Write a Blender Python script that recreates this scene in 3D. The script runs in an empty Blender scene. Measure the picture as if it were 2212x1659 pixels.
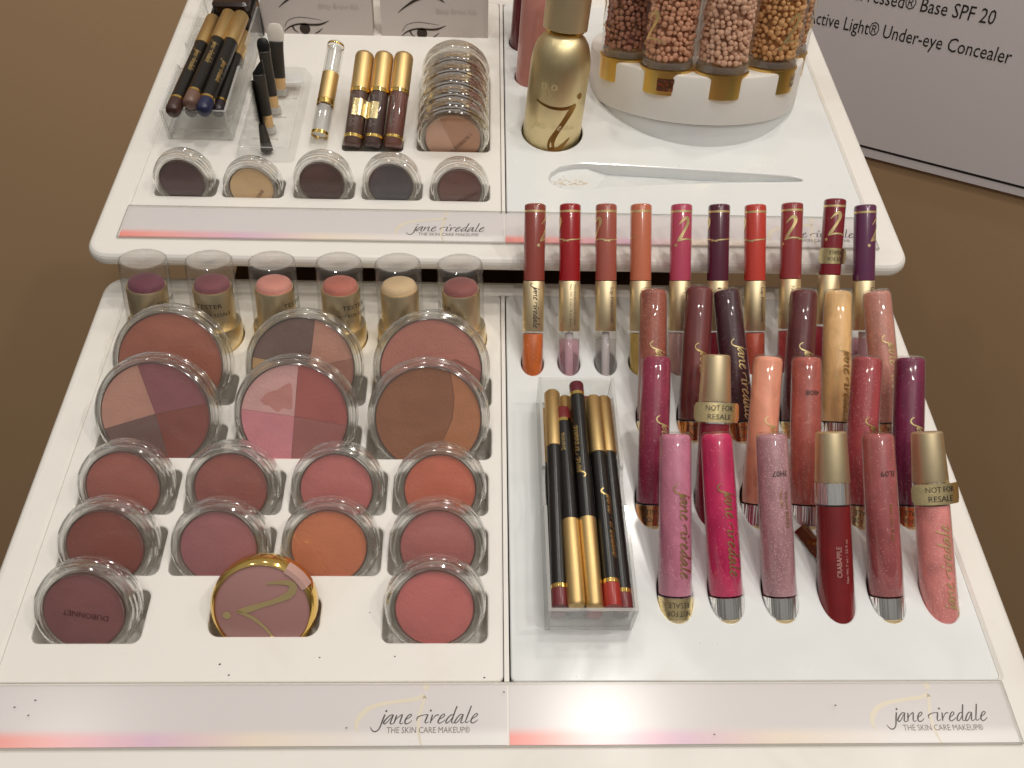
import bpy, math, random
from mathutils import Vector, Matrix
from mathutils.geometry import delaunay_2d_cdt

random.seed(7)
scene = bpy.context.scene
col = scene.collection
PI = math.pi
TILT = math.radians(17.5)                       # the trays slope up towards the back
W = Matrix.Rotation(TILT, 4, 'X')               # tray frame -> world
H = 0.0325                                      # upper tray surface above the lower one (tray frame)

# ------------------------------------------------------------------ camera
cam_data = bpy.data.cameras.new('camera')
cam = bpy.data.objects.new('camera', cam_data); col.objects.link(cam)
cam_data.sensor_width = 36.0
cam_data.lens = 36.0 * 1852.7 / 2212.0
cam_data.clip_start = 0.01; cam_data.clip_end = 50
cam.matrix_world = W @ Matrix((
    (0.99927388, -0.00992413, -0.03678608, -0.0141464),
    (-0.01426735, 0.79777387, -0.60278794, -0.1294167),
    (0.03532912, 0.60287509, 0.79705300, 0.3999670),
    (0, 0, 0, 1)))
scene.camera = cam

# ------------------------------------------------------------------ light of the shop
world = bpy.data.worlds.new('World'); scene.world = world; world.use_nodes = True
wn = world.node_tree.nodes; wl = world.node_tree.links
bg = wn['Background']
tc = wn.new('ShaderNodeTexCoord'); sep = wn.new('ShaderNodeSeparateXYZ'); ramp = wn.new('ShaderNodeValToRGB')
wl.new(tc.outputs['Generated'], sep.inputs[0])
mr = wn.new('ShaderNodeMapRange'); mr.inputs[1].default_value = -1; mr.inputs[2].default_value = 1
wl.new(sep.outputs['Z'], mr.inputs[0]); wl.new(mr.outputs[0], ramp.inputs[0])
ramp.color_ramp.elements[0].position = 0.40; ramp.color_ramp.elements[0].color = (0.09, 0.07, 0.05, 1)
ramp.color_ramp.elements[1].position = 0.85; ramp.color_ramp.elements[1].color = (0.95, 0.91, 0.86, 1)
wl.new(ramp.outputs[0], bg.inputs[0]); bg.inputs[1].default_value = 0.42

def lamp(name, loc, target, power, size, colr):
    d = bpy.data.lights.new(name, 'AREA'); d.shape = 'DISK'; d.size = size; d.energy = power; d.color = colr
    o = bpy.data.objects.new(name, d); col.objects.link(o)
    o.location = loc
    o.rotation_euler = (Vector(target) - Vector(loc)).to_track_quat('-Z', 'Y').to_euler()
    return o
WARM = (1.0, 0.95, 0.88)
SPOT = 0.075                                     # small ceiling spots in rows over the shop floor
for x, y, z, p in ((0.27, -0.09, 1.70, 4.2), (-0.95, -0.12, 1.75, 1.2), (1.05, -0.35, 1.75, 5.8), (0.35, 0.42, 1.80, 4.0), (-0.35, -1.0, 1.80, 3.6),
                   (0.85, -1.05, 1.80, 5.0), (-0.30, 0.36, 1.80, 2.4), (1.45, 0.35, 1.80, 2.6), (0.25, -1.35, 1.85, 5.0)):  # the last spot is added to light the right-hand wall
    lamp('ceiling_lamp', (x, y, z), (0.0, 0.18, 0.0), p, SPOT, WARM)

vs = scene.view_settings
vs.view_transform = 'Standard'; vs.look = 'None'; vs.exposure = -0.14; vs.gamma = 1.0; vs.use_curve_mapping = False
cy = scene.cycles
cy.use_denoising = True
cy.max_bounces = 14; cy.transparent_max_bounces = 32; cy.transmission_bounces = 12; cy.glossy_bounces = 6
cy.sample_clamp_indirect = 6.0
cy.blur_glossy = 0.1

# ------------------------------------------------------------------ helpers: objects
def new_obj(name, data=None):
    o = bpy.data.objects.new(name, data); col.objects.link(o); return o

TOP = []
def tag(o, label, cat, group=None):
    o['label'] = label; o['category'] = cat
    if group: o['group'] = group
    TOP.append(o); return o
def thing(name, label, cat, mat=Matrix(), group=None):
    o = new_obj(name); o.empty_display_size = 0.01; o.matrix_world = mat
    return tag(o, label, cat, group)
def structure(o):
    o['kind'] = 'structure'; return o

def mesh(name, verts, faces, smooth=True, angle=None):
    m = bpy.data.meshes.new(name)
    m.from_pydata([tuple(v) for v in verts], [], faces)
    m.materials.append(None)
    if smooth:
        m.polygons.foreach_set('use_smooth', [True] * len(m.polygons))
        m.update()
        m.set_sharp_from_angle(angle=math.radians(angle if angle else 35))
    m.update()
    return m
def part(name, me, mat, parent, mtx=None, label=None, kind=None):
    o = new_obj(name, me)
    o.material_slots[0].link = 'OBJECT'; o.material_slots[0].material = mat
    if parent is not None:
        o.parent = parent
    if mtx is not None:
        o.matrix_local = mtx
    if label: o['label'] = label
    if kind: o['kind'] = kind
    return o

# ------------------------------------------------------------------ helpers: shapes
class MB:
    def __init__(s): s.v = []; s.f = []
    def add(s, v, f):
        b = len(s.v); s.v += [tuple(p) for p in v]; s.f += [tuple(i + b for i in q) for q in f]; return s
    def mesh(s, name, smooth=True, angle=None): return mesh(name, s.v, s.f, smooth, angle)
def lathe_vf(profile, n=40, close=False):
    v = []; f = []
    idx = []
    for (r, z) in profile:
        if r < 1e-7:
            idx.append([len(v)]); v.append((0, 0, z))
        else:
            idx.append(list(range(len(v), len(v) + n)))
            for k in range(n):
                t = 2 * PI * k / n
                v.append((r * math.sin(t), -r * math.cos(t), z))
    pairs = list(zip(idx[:-1], idx[1:]))
    if close: pairs.append((idx[-1], idx[0]))
    for a, b in pairs:
        for k in range(n):
            k2 = (k + 1) % n
            if len(a) == 1 and len(b) == 1: continue
            if len(a) == 1: f.append((a[0], b[k2], b[k]))
            elif len(b) == 1: f.append((a[k], a[k2], b[0]))
            else: f.append((a[k], a[k2], b[k2], b[k]))
    return v, f
_cache = {}
def lathe(name, profile, n=40, close=False, angle=35):
    key = (name, tuple((round(r, 6), round(z, 6)) for r, z in profile), n, close)
    if key not in _cache:
        v, f = lathe_vf(profile, n, close)
        _cache[key] = mesh(name, v, f, True, angle)
    return _cache[key]
def box_vf(x0, x1, y0, y1, z0, z1):
    v = [(x0,y0,z0),(x1,y0,z0),(x1,y1,z0),(x0,y1,z0),(x0,y0,z1),(x1,y0,z1),(x1,y1,z1),(x0,y1,z1)]
    return v, [(3,2,1,0),(4,5,6,7),(0,1,5,4),(1,2,6,5),(2,3,7,6),(3,0,4,7)]
def rrect(x0, x1, y0, y1, r, n=6):
    pts = []
    for cx, cy_, a0 in ((x1-r, y0+r, -90), (x1-r, y1-r, 0), (x0+r, y1-r, 90), (x0+r, y0+r, 180)):
        for k in range(n + 1):
            t = math.radians(a0 + 90 * k / n); pts.append((cx + r*math.cos(t), cy_ + r*math.sin(t)))
    return pts
def ellipse(cx, cy_, rx, ry, n=36):
    return [(cx + rx*math.cos(2*PI*k/n), cy_ + ry*math.sin(2*PI*k/n)) for k in range(n)]
def slot_oval(cx, cy_, rx, ry, n=40, p=2.5):
    out = []
    for k in range(n):
        t = 2*PI*k/n; c, s = math.cos(t), math.sin(t)
        out.append((cx + rx*math.copysign(abs(c)**(2/p), c), cy_ + ry*math.copysign(abs(s)**(2/p), s)))
    return out
def offset(loop, d):
    n = len(loop); out = []
    for i in range(n):
        a = Vector(loop[i-1]); b = Vector(loop[i]); c = Vector(loop[(i+1) % n])
        e1 = (b-a); e2 = (c-b)
        if e1.length < 1e-9: e1 = e2
        if e2.length < 1e-9: e2 = e1
        t = (e1.normalized() + e2.normalized()).normalized()
        out.append((b.x + d*t.y, b.y - d*t.x))
    return out
def inside(p, poly):
    x, y = p; c = False; n = len(poly)
    for i in range(n):
        x1, y1 = poly[i]; x2, y2 = poly[i-1]
        if (y1 > y) != (y2 > y) and x < (x2-x1)*(y-y1)/(y2-y1) + x1: c = not c
    return c
def fill_loops(outer, holes):
    pts = []; edges = []
    for lp in [outer] + holes:
        b = len(pts); n = len(lp); pts += [Vector(p) for p in lp]
        edges += [(b+i, b+(i+1) % n) for i in range(n)]
    v, e, f, ov, oe, of = delaunay_2d_cdt(pts, edges, [], 0, 1e-7)
    keep = []
    for t in f:
        cx = sum(v[i][0] for i in t)/3; cy_ = sum(v[i][1] for i in t)/3
        if inside((cx, cy_), outer) and not any(inside((cx, cy_), h) for h in holes): keep.append(tuple(t))
    return [(p[0], p[1]) for p in v], keep
def walls(mb, la, za, lb, zb, flip=False):
    n = len(la); b = len(mb.v)
    mb.v += [(p[0], p[1], za) for p in la] + [(p[0], p[1], zb) for p in lb]
    for i in range(n):
        j = (i+1) % n
        q = (b+i, b+j, b+n+j, b+n+i)
        mb.f.append(q[::-1] if flip else q)
def plate(name, outer, holes, z=0.0, thick=0.005, lip=0.0009, edge=0.0006, angle=40, pockets=()):
    """flat sheet with rounded outer edge and softly lipped holes"""
    mb = MB()
    inner = offset(outer, -edge)
    grown = [offset(h, lip) for h in holes]
    v, f = fill_loops(inner, grown)
    mb.add([(p[0], p[1], z) for p in v], f)
    walls(mb, outer, z-edge, inner, z)
    walls(mb, outer, z-thick, outer, z-edge)
    for h, g in zip(holes, grown):
        mid = offset(h, lip*0.25)
        walls(mb, g, z, mid, z-lip*0.35)
        walls(mb, mid, z-lip*0.35, h, z-lip)
        walls(mb, h, z-lip, h, z-thick)
        if len(h) in pockets:                       # moulded pocket under a slot
            lo = offset(h, -.0008); walls(mb, h, z-thick, lo, z-.024)
            pv, pf = fill_loops(lo, []); mb.add([(p[0], p[1], z-.024) for p in pv], pf)
    return mb.mesh(name, True, angle)

def axis_frame(base, tip):
    """local z along base->tip, -y faces the viewer, x to the right"""
    b = Vector(base); z = (Vector(tip) - b).normalized()
    x = (Vector((1,0,0)) - z*z.x).normalized(); y = z.cross(x)
    if y.z > 0.05: x, y = -x, -y
    m = Matrix((x, y, z)).transposed().to_4x4(); m.translation = b
    return m
def face_frame(org, e):
    """local z is the outward face normal, y up along the leaning face; e = lean from the tray plane"""
    c, s = math.cos(e), math.sin(e)
    m = Matrix(((1,0,0),(0,c,-s),(0,s,c))).to_4x4(); m.translation = Vector(org); return m
UP = Vector((0, math.sin(TILT), math.cos(TILT)))      # gravity up, in the tray frame
BACK = Vector((0, math.cos(TILT), -math.sin(TILT)))

# ------------------------------------------------------------------ helpers: lettering
_font = {}
def text_vf(s, res=2):
    if s not in _font:
        cu = bpy.data.curves.new('lettering', 'FONT'); cu.body = s; cu.resolution_u = res; cu.fill_mode = 'FRONT'
        o = bpy.data.objects.new('lettering', cu); col.objects.link(o)
        dg = bpy.context.evaluated_depsgraph_get()
        me = o.evaluated_get(dg).to_mesh()
        v = [(p.co.x, p.co.y) for p in me.vertices]; f = [tuple(p.vertices) for p in me.polygons]
        o.evaluated_get(dg).to_mesh_clear()
        bpy.data.objects.remove(o); bpy.data.curves.remove(cu)
        x0 = min(p[0] for p in v); x1 = max(p[0] for p in v)
        _font[s] = ([(p[0]-x0, p[1]) for p in v], f, x1-x0)
    return _font[s]
def text(s, cap, width=None, center=False, slant=0.0):
    """2-D lettering with capitals 'cap' high and optionally a given width"""
    v, f, w = text_vf(s)
    k = cap / 0.70; kx = k if width is None else width / w
    dx = -w*kx/2 if center else 0
    return [(p[0]*kx + dx + slant*p[1]*k, p[1]*k) for p in v], f, w*kx
def catmull(pts, sub=6):
    out = []; n = len(pts)
    for i in range(n-1):
        p0 = pts[max(i-1, 0)]; p1 = pts[i]; p2 = pts[i+1]; p3 = pts[min(i+2, n-1)]
        for k in range(sub):
            t = k/sub
            out.append(tuple(0.5*((2*b) + (-a+c)*t + (2*a-5*b+4*c-d)*t*t + (-a+3*b-3*c+d)*t**3) for a, b, c, d in zip(p0, p1, p2, p3)))
    out.append(tuple(pts[-1])); return out
def ribbon(mv, mf, pts, w, sub=5):
    """stroke through points (x, y[, width factor]) with the width following the third value"""
    q = catmull([(p[0], p[1], p[2] if len(p) > 2 else 1.0) for p in pts], sub)
    b = len(mv); n = len(q)
    for i, (x, y, k) in enumerate(q):
        a = q[max(i-1, 0)]; c = q[min(i+1, n-1)]
        dx, dy = c[0]-a[0], c[1]-a[1]; L = math.hypot(dx, dy) or 1
        h = w*max(k, 0.12)/2
        mv.append((x - dy/L*h, y + dx/L*h)); mv.append((x + dy/L*h, y - dx/L*h))
    for i in range(n-1):
        mf.append((b+2*i+1, b+2*i+3, b+2*i+2, b+2*i))
def dot2(mv, mf, x, y, r, n=12, sx=1.0):
    b = len(mv)
    mv += [(x + sx*r*math.cos(2*PI*k/n), y + r*math.sin(2*PI*k/n)) for k in range(n)]
    mf.append(tuple(range(b, b+n)))
SCRIPT = [  # single-line strokes of the cursive name, pixel units of the sign (y down), baseline 505
 [(262,375,1.2),(235,450,1.2),(200,560,1.0),(165,610,.9),(120,626,.9),(80,602,.8),(55,560,.4)],
 [(395,383,.6),(350,385,.8),(295,430,1),(250,490,1.2),(265,514,.9),(310,480,.7),(365,412,.6),(392,383,.7)],
 [(392,383,.8),(362,462,1.1),(350,503,1.0),(372,516,.7),(408,500,.4)],
 [(440,385,1),(425,440,1.1),(405,508,.8)], [(407,500,.5),(440,440,.6),(500,390,.7),(525,381,.9),(512,430,1.1),(495,490,1),(510,513,.7),(545,498,.4)],
 [(566,462,.4),(620,432,.6),(664,392,.8),(650,372,.7),(610,400,.9),(577,455,1.2),(572,500,1.1),(600,515,.8),(650,490,.6),(674,463,.4)],
 [(752,472,.5),(752,430,.9),(790,402,.8),(850,385,.6),(915,378,.6)], [(915,378,1.1),(892,440,1.2),(875,485,1.0),(890,503,.7),(932,485,.4)],
 [(985,380,1),(970,440,1.1),(955,507,.9)], [(960,490,.5),(1000,430,.6),(1045,388,.8),(1082,386,.9)],
 [(1086,452,.4),(1130,430,.6),(1170,395,.8),(1158,370,.7),(1120,395,.9),(1086,450,1.2),(1072,490,1.1),(1096,508,.8),(1150,480,.6),(1182,455,.4)],
 [(1312,385,.6),(1270,385,.8),(1220,430,1),(1190,485,1.1),(1206,506,.8),(1250,475,.7),(1300,410,.6)],
 [(1356,256,1.1),(1320,350,1.1),(1287,450,1.0),(1277,490,.9),(1295,505,.6),(1332,484,.4)],
 [(1450,380,.6),(1410,380,.8),(1360,430,1),(1325,490,1.1),(1340,506,.8),(1385,470,.7),(1440,395,.6),(1456,378,.7)],
 [(1456,378,.8),(1427,460,1.1),(1417,495,.9),(1436,505,.6),(1478,480,.4)],
 [(1576,250,1),(1535,360,1.1),(1500,450,1),(1490,485,.9),(1506,501,.6),(1552,474,.4)],
 [(1575,450,.4),(1625,425,.6),(1672,385,.8),(1655,365,.7),(1615,395,.9),(1580,450,1.2),(1572,490,1.1),(1600,506,.8),(1650,480,.6),(1680,454,.4)]]
def script(width, weight=16, sub=4):
    """the handwritten name, 2-D, left end at x=0, baseline y=0, given overall width"""
    mv = []; mf = []
    for s in SCRIPT: ribbon(mv, mf, s, weight, sub)
    dot2(mv, mf, 278, 325, weight*.85, 10); dot2(mv, mf, 955, 320, weight*.85, 10)
    k = width / 1625.0
    return [((x-55)*k, (505-y)*k) for x, y in mv], [q[::-1] for q in mf], width
def glyph(height, weight=1.0):
    """the curled 'i' emblem, dot on top; centre at origin"""
    mv = []; mf = []
    ribbon(mv, mf, [(100,678,.35),(150,697,.5),(220,710,.6),(300,708,.7),(378,684,.55)], 26*weight)
    ribbon(mv, mf, [(378,684,.5),(345,725,1.3),(305,795,1.1),(265,865,1.1),(238,930,1.5),(245,975,1.6),(275,985,1.2),(320,950,.8),(362,903,.3)], 26*weight)
    dot2(mv, mf, 402, 632, 21)
    k = height / 375.0
    return [((x-265)*k, (800-y)*k) for x, y in mv], [q[::-1] for q in mf], 300*k
def flat(vf, z=0.0, at=(0,0), rot=0.0):
    c, s = math.cos(rot), math.sin(rot)
    return [(at[0] + c*x - s*y, at[1] + s*x + c*y, z) for x, y in vf[0]], vf[1]
def wrap(vf, r, z0, phi0=0.0, way='across', taper=0.0):
    """bend lettering round a cylinder along z; way: across / down / up / over (upside down)"""
    out = []
    for x, y in vf[0]:
        if way == 'across': u, t = x, y
        elif way == 'over': u, t = -x, -y
        elif way == 'down': u, t = y, -x
        else: u, t = -y, x
        rr = r + taper*t
        p = phi0 + u/rr
        out.append((rr*math.sin(p), -rr*math.cos(p), z0 + t))
    return out, vf[1]
def letters(name, pieces, mat, parent, label=None):
    mb = MB()
    for v, f in pieces: mb.add(v, f)
    return part(name, mb.mesh(name, False), mat, parent, label=label)

# ------------------------------------------------------------------ materials
def lin(c):
    c = c/255.0
    return c/12.92 if c <= 0.04045 else ((c+0.055)/1.055)**2.4
def rgb(r, g, b, k=1.0): return (min(lin(r)*k, .95), min(lin(g)*k, .95), min(lin(b)*k, .95), 1)
_m = {}
def base_mat(name):
    m = bpy.data.materials.new(name); m.use_nodes = True
    return m, m.node_tree.nodes, m.node_tree.links, m.node_tree.nodes['Principled BSDF']
def coords(n): return n.new('ShaderNodeTexCoord').outputs['Object']
def plastic(name, c, rough=0.35, coat=0.0, var=0.03, bump=0.0, bscale=900, scale=40, spec=0.5, smudge=0.0):
    m, n, l, b = base_mat(name)
    co = coords(n)
    no = n.new('ShaderNodeTexNoise'); no.inputs['Scale'].default_value = scale; no.inputs['Detail'].default_value = 4
    l.new(co, no.inputs['Vector'])
    mix = n.new('ShaderNodeMix'); mix.data_type = 'RGBA'
    mix.inputs[6].default_value = tuple(x*(1-var) for x in c[:3]) + (1,); mix.inputs[7].default_value = tuple(min(x*(1+var), 1) for x in c[:3]) + (1,)
    l.new(no.outputs[0], mix.inputs[0]); l.new(mix.outputs[2], b.inputs['Base Color'])
    b.inputs['Roughness'].default_value = rough; b.inputs['Coat Weight'].default_value = coat; b.inputs['Coat Roughness'].default_value = 0.05
    b.inputs['Specular IOR Level'].default_value = spec
    if smudge:                                      # wiped, fingered surface: uneven sheen and faint warm stains
        n4 = n.new('ShaderNodeTexNoise'); n4.inputs['Scale'].default_value = 22; n4.inputs['Detail'].default_value = 8; n4.inputs['Distortion'].default_value = .8; l.new(co, n4.inputs['Vector'])
        rr_ = n.new('ShaderNodeMapRange'); rr_.inputs[1].default_value = .3; rr_.inputs[2].default_value = .75; rr_.inputs[3].default_value = max(rough-.07, .05); rr_.inputs[4].default_value = rough+.22
        l.new(n4.outputs[0], rr_.inputs[0]); l.new(rr_.outputs[0], b.inputs['Roughness'])
        st_ = n.new('ShaderNodeValToRGB'); st_.color_ramp.elements[0].position = .60; st_.color_ramp.elements[1].position = .80
        st_.color_ramp.elements[0].color = (0, 0, 0, 1); st_.color_ramp.elements[1].color = (smudge, smudge, smudge, 1); l.new(n4.outputs[0], st_.inputs[0])
        mx_ = n.new('ShaderNodeMix'); mx_.data_type = 'RGBA'; l.new(st_.outputs[0], mx_.inputs[0]); l.new(mix.outputs[2], mx_.inputs[6]); mx_.inputs[7].default_value = (.62, .52, .44, 1)
        l.new(mx_.outputs[2], b.inputs['Base Color'])
    if bump:
        n2 = n.new('ShaderNodeTexNoise'); n2.inputs['Scale'].default_value = bscale; n2.inputs['Detail'].default_value = 3; l.new(co, n2.inputs['Vector'])
        bp = n.new('ShaderNodeBump'); bp.inputs['Strength'].default_value = bump; bp.inputs['Distance'].default_value = 0.0005
        l.new(n2.outputs[0], bp.inputs['Height']); l.new(bp.outputs[0], b.inputs['Normal'])
    return m
def metal(name, c, rough=0.3, bump=0.0, aniso=0.0):
    m, n, l, b = base_mat(name)
    b.inputs['Base Color'].default_value = c; b.inputs['Metallic'].default_value = 1.0
    b.inputs['Roughness'].default_value = rough; b.inputs['Anisotropic'].default_value = aniso
    co = coords(n); no = n.new('ShaderNodeTexNoise'); no.inputs['Scale'].default_value = 300; no.inputs['Detail'].default_value = 4
    l.new(co, no.inputs['Vector'])
    mr_ = n.new('ShaderNodeMapRange'); mr_.inputs[3].default_value = max(rough-0.04, .02); mr_.inputs[4].default_value = rough+0.06
    l.new(no.outputs[0], mr_.inputs[0]); l.new(mr_.outputs[0], b.inputs['Roughness'])
    if bump:
        bp = n.new('ShaderNodeBump'); bp.inputs['Strength'].default_value = bump; bp.inputs['Distance'].default_value = 0.0004
        n2 = n.new('ShaderNodeTexNoise'); n2.inputs['Scale'].default_value = 260; l.new(co, n2.inputs['Vector'])
        l.new(n2.outputs[0], bp.inputs['Height']); l.new(bp.outputs[0], b.inputs['Normal'])
    return m
def clear(name, tint=(0.97, 0.97, 0.96, 1), rough=0.04, body=0.0, ior=1.49, bodycol=(0.8, 0.79, 0.76, 1)):
    """thin clear plastic sheet: see-through with Fresnel reflection and a little milky body"""
    m = bpy.data.materials.new(name); m.use_nodes = True
    n = m.node_tree.nodes; l = m.node_tree.links; n.remove(n['Principled BSDF'])
    out = n['Material Output']
    tr = n.new('ShaderNodeBsdfTransparent'); tr.inputs[0].default_value = tint
    gl = n.new('ShaderNodeBsdfGlossy'); gl.inputs['Roughness'].default_value = rough
    lw = n.new('ShaderNodeLayerWeight'); lw.inputs[0].default_value = 0.5          # Schlick reflection, the same from both sides
    pw = n.new('ShaderNodeMath'); pw.operation = 'POWER'; pw.inputs[1].default_value = 4.5; l.new(lw.outputs['Facing'], pw.inputs[0])
    f0 = 1.5*((ior-1)/(ior+1))**2
    ma = n.new('ShaderNodeMath'); ma.operation = 'MULTIPLY_ADD'; ma.inputs[1].default_value = 0.85-f0; ma.inputs[2].default_value = f0; l.new(pw.outputs[0], ma.inputs[0])
    mx = n.new('ShaderNodeMixShader'); l.new(ma.outputs[0], mx.inputs[0])
    src = tr
    if body:
        df = n.new('ShaderNodeBsdfDiffuse'); df.inputs[0].default_value = bodycol
        m2 = n.new('ShaderNodeMixShader'); m2.inputs[0].default_value = body
        l.new(tr.outputs[0], m2.inputs[1]); l.new(df.outputs[0], m2.inputs[2]); src = m2
    l.new(src.outputs[0], mx.inputs[1]); l.new(gl.outputs[0], mx.inputs[2]); l.new(mx.outputs[0], out.inputs[0])
    return m
def glass(name, tint=(0.97, 0.97, 0.95, 1), rough=0.02, ior=1.49, through=0.52):
    """thick moulded acrylic: refracting, partly plain see-through"""
    m = bpy.data.materials.new(name); m.use_nodes = True
    n = m.node_tree.nodes; l = m.node_tree.links; n.remove(n['Principled BSDF'])
    g = n.new('ShaderNodeBsdfGlass'); g.inputs['Color'].default_value = tint; g.inputs['Roughness'].default_value = rough; g.inputs['IOR'].default_value = ior
    tr = n.new('ShaderNodeBsdfTransparent'); tr.inputs[0].default_value = tint
    mx = n.new('ShaderNodeMixShader'); mx.inputs[0].default_value = through
    l.new(g.outputs[0], mx.inputs[1]); l.new(tr.outputs[0], mx.inputs[2])
    gl = n.new('ShaderNodeBsdfGlossy'); gl.inputs['Roughness'].default_value = .12
    m3 = n.new('ShaderNodeMixShader'); m3.inputs[0].default_value = .07; l.new(mx.outputs[0], m3.inputs[1]); l.new(gl.outputs[0], m3.inputs[2])
    l.new(m3.outputs[0], n['Material Output'].inputs[0])
    return m
def powder(c, shim=0.0):
    g_ = .3*c[0] + .55*c[1] + .15*c[2]; c = tuple(min(.95, (x*.93 + g_*.07)*1.26) for x in c[:3]) + (1,)  # greying puts the haze of the window reflection into the powder colour
    key = ('powder', c, shim)
    if key not in _m:
        m, n, l, b = base_mat('pressed_powder'); co = coords(n)
        no = n.new('ShaderNodeTexNoise'); no.inputs['Scale'].default_value = 130; no.inputs['Detail'].default_value = 6; l.new(co, no.inputs['Vector'])
        mix = n.new('ShaderNodeMix'); mix.data_type = 'RGBA'
        mix.inputs[6].default_value = tuple(x*0.86 for x in c[:3]) + (1,); mix.inputs[7].default_value = tuple(min(1, x*1.13) for x in c[:3]) + (1,)
        l.new(no.outputs[0], mix.inputs[0]); l.new(mix.outputs[2], b.inputs['Base Color'])
        b.inputs['Roughness'].default_value = 0.75 - 0.25*shim
        if shim: b.inputs['Sheen Weight'].default_value = 0.2
        n2 = n.new('ShaderNodeTexNoise'); n2.inputs['Scale'].default_value = 700; n2.inputs['Detail'].default_value = 4; l.new(co, n2.inputs['Vector'])
        mp = n.new('ShaderNodeMapping'); mp.inputs['Rotation'].default_value = (0, 0, (c[0]*37.0) % 6.28); mp.inputs['Scale'].default_value = (1, 1.7, 1); mp.inputs['Location'].default_value = (c[1]*3, c[2]*5, c[0]*7); l.new(co, mp.inputs['Vector'])
        n3 = n.new('ShaderNodeTexNoise'); n3.inputs['Scale'].default_value = 34; n3.inputs['Distortion'].default_value = .7; n3.inputs['Detail'].default_value = 3; l.new(mp.outputs[0], n3.inputs['Vector'])
        r3 = n.new('ShaderNodeValToRGB'); r3.color_ramp.elements[0].position = .42; r3.color_ramp.elements[1].position = .62; l.new(n3.outputs[0], r3.inputs[0])
        rub = n.new('ShaderNodeMix'); rub.data_type = 'RGBA'; l.new(r3.outputs[0], rub.inputs[0]); l.new(mix.outputs[2], rub.inputs[6])
        rub.inputs[7].default_value = tuple(min(.95, x*1.07 + .006) for x in c[:3]) + (1,); l.new(rub.outputs[2], b.inputs['Base Color'])
        ad = n.new('ShaderNodeMath'); ad.operation = 'MULTIPLY_ADD'; ad.inputs[1].default_value = 1.6
        l.new(n3.outputs[0], ad.inputs[0]); l.new(n2.outputs[0], ad.inputs[2])
        bp = n.new('ShaderNodeBump'); bp.inputs['Strength'].default_value = 0.38; bp.inputs['Distance'].default_value = 0.0008
        l.new(ad.outputs[0], bp.inputs['Height']); l.new(bp.outputs[0], b.inputs['Normal'])
        _m[key] = m
    return _m[key]
def gloss(c, glitter=0.0, seed=0.0):
    """viscous lip colour seen through its clear tube"""
    key = ('gloss', c, glitter)
    if key not in _m:
        m, n, l, b = base_mat('lip_colour'); co = coords(n)
        mp = n.new('ShaderNodeMapping'); mp.inputs['Location'].default_value = (seed, seed*2.3, 0); mp.inputs['Scale'].default_value = (1, 1, 0.45); l.new(co, mp.inputs['Vector'])
        no = n.new('ShaderNodeTexNoise'); no.inputs['Scale'].default_value = 110; no.inputs['Detail'].default_value = 3; no.inputs['Distortion'].default_value = 1.2; l.new(mp.outputs[0], no.inputs['Vector'])
        rp = n.new('ShaderNodeValToRGB'); rp.color_ramp.elements[0].position = 0.3; rp.color_ramp.elements[1].position = 0.72
        rp.color_ramp.elements[0].color = tuple(x*0.80 for x in c[:3]) + (1,); rp.color_ramp.elements[1].color = tuple(min(1, x*1.14) for x in c[:3]) + (1,)
        l.new(no.outputs[0], rp.inputs[0]); src = rp.outputs[0]
        if glitter:
            vo = n.new('ShaderNodeTexVoronoi'); vo.inputs['Scale'].default_value = 2600; l.new(co, vo.inputs['Vector'])
            sx = n.new('ShaderNodeSeparateColor'); l.new(vo.outputs['Color'], sx.inputs[0])
            gt = n.new('ShaderNodeMath'); gt.operation = 'GREATER_THAN'; gt.inputs[1].default_value = 1 - 0.055*glitter; l.new(sx.outputs[0], gt.inputs[0])
            mix = n.new('ShaderNodeMix'); mix.data_type = 'RGBA'; l.new(gt.outputs[0], mix.inputs[0]); l.new(src, mix.inputs[6])
            mix.inputs[7].default_value = tuple(min(1, x*1.15+0.17) for x in c[:3]) + (1,); src = mix.outputs[2]
        l.new(src, b.inputs['Base Color'])
        b.inputs['Roughness'].default_value = 0.32; b.inputs['Specular IOR Level'].default_value = 0.35
        b.inputs['Subsurface Weight'].default_value = 0.25; b.inputs['Subsurface Radius'].default_value = (0.004, 0.002, 0.002); b.inputs['Subsurface Scale'].default_value = 0.5
        _m[key] = m
    return _m[key]

WHITE = plastic('white_plastic', rgb(232, 228, 221), rough=0.36, var=0.015, bump=0.03, bscale=500, smudge=0.28)
WHITEG = plastic('glossy_white_plastic', rgb(225, 227, 226), rough=0.13, var=0.012, bump=0.01, bscale=200, smudge=0.16)
DARKIN = plastic('tray_inside', rgb(214, 209, 200), rough=0.6)
CLEAR = clear('clear_plastic')
CLEARB = clear('clear_acrylic', tint=(0.975, 0.978, 0.975, 1), rough=0.05, body=0.035)
FROST = clear('clear_cap_plastic', tint=(0.965, 0.965, 0.96, 1), rough=0.08, body=0.05, bodycol=(0.62, 0.60, 0.57, 1))
EDGE = clear('acrylic_edge', tint=(0.72, 0.71, 0.68, 1), rough=0.1, body=0.25, bodycol=(0.55, 0.53, 0.50, 1))
RING = glass('moulded_acrylic', tint=(.985, .985, .975, 1))
RINGS = glass('smoky_acrylic', tint=(.93, .91, .86, 1), rough=.06, through=.40)
WINDOW = clear('compact_window', tint=(.985, .985, .98, 1), rough=.10, body=.045, bodycol=(.85, .83, .80, 1))  # milky body stands in for the hazy reflection on the lids
GLASSW = clear('glass_wall', tint=(0.96, 0.955, 0.95, 1), rough=0.03, ior=1.5)
GOLD = metal('satin_gold', (0.64, 0.45, 0.20, 1), 0.44)
GOLDM = metal('matte_gold', (0.80, 0.66, 0.42, 1), 0.46)
GOLDS = metal('bright_gold', (0.80, 0.55, 0.17, 1), 0.10)
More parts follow.
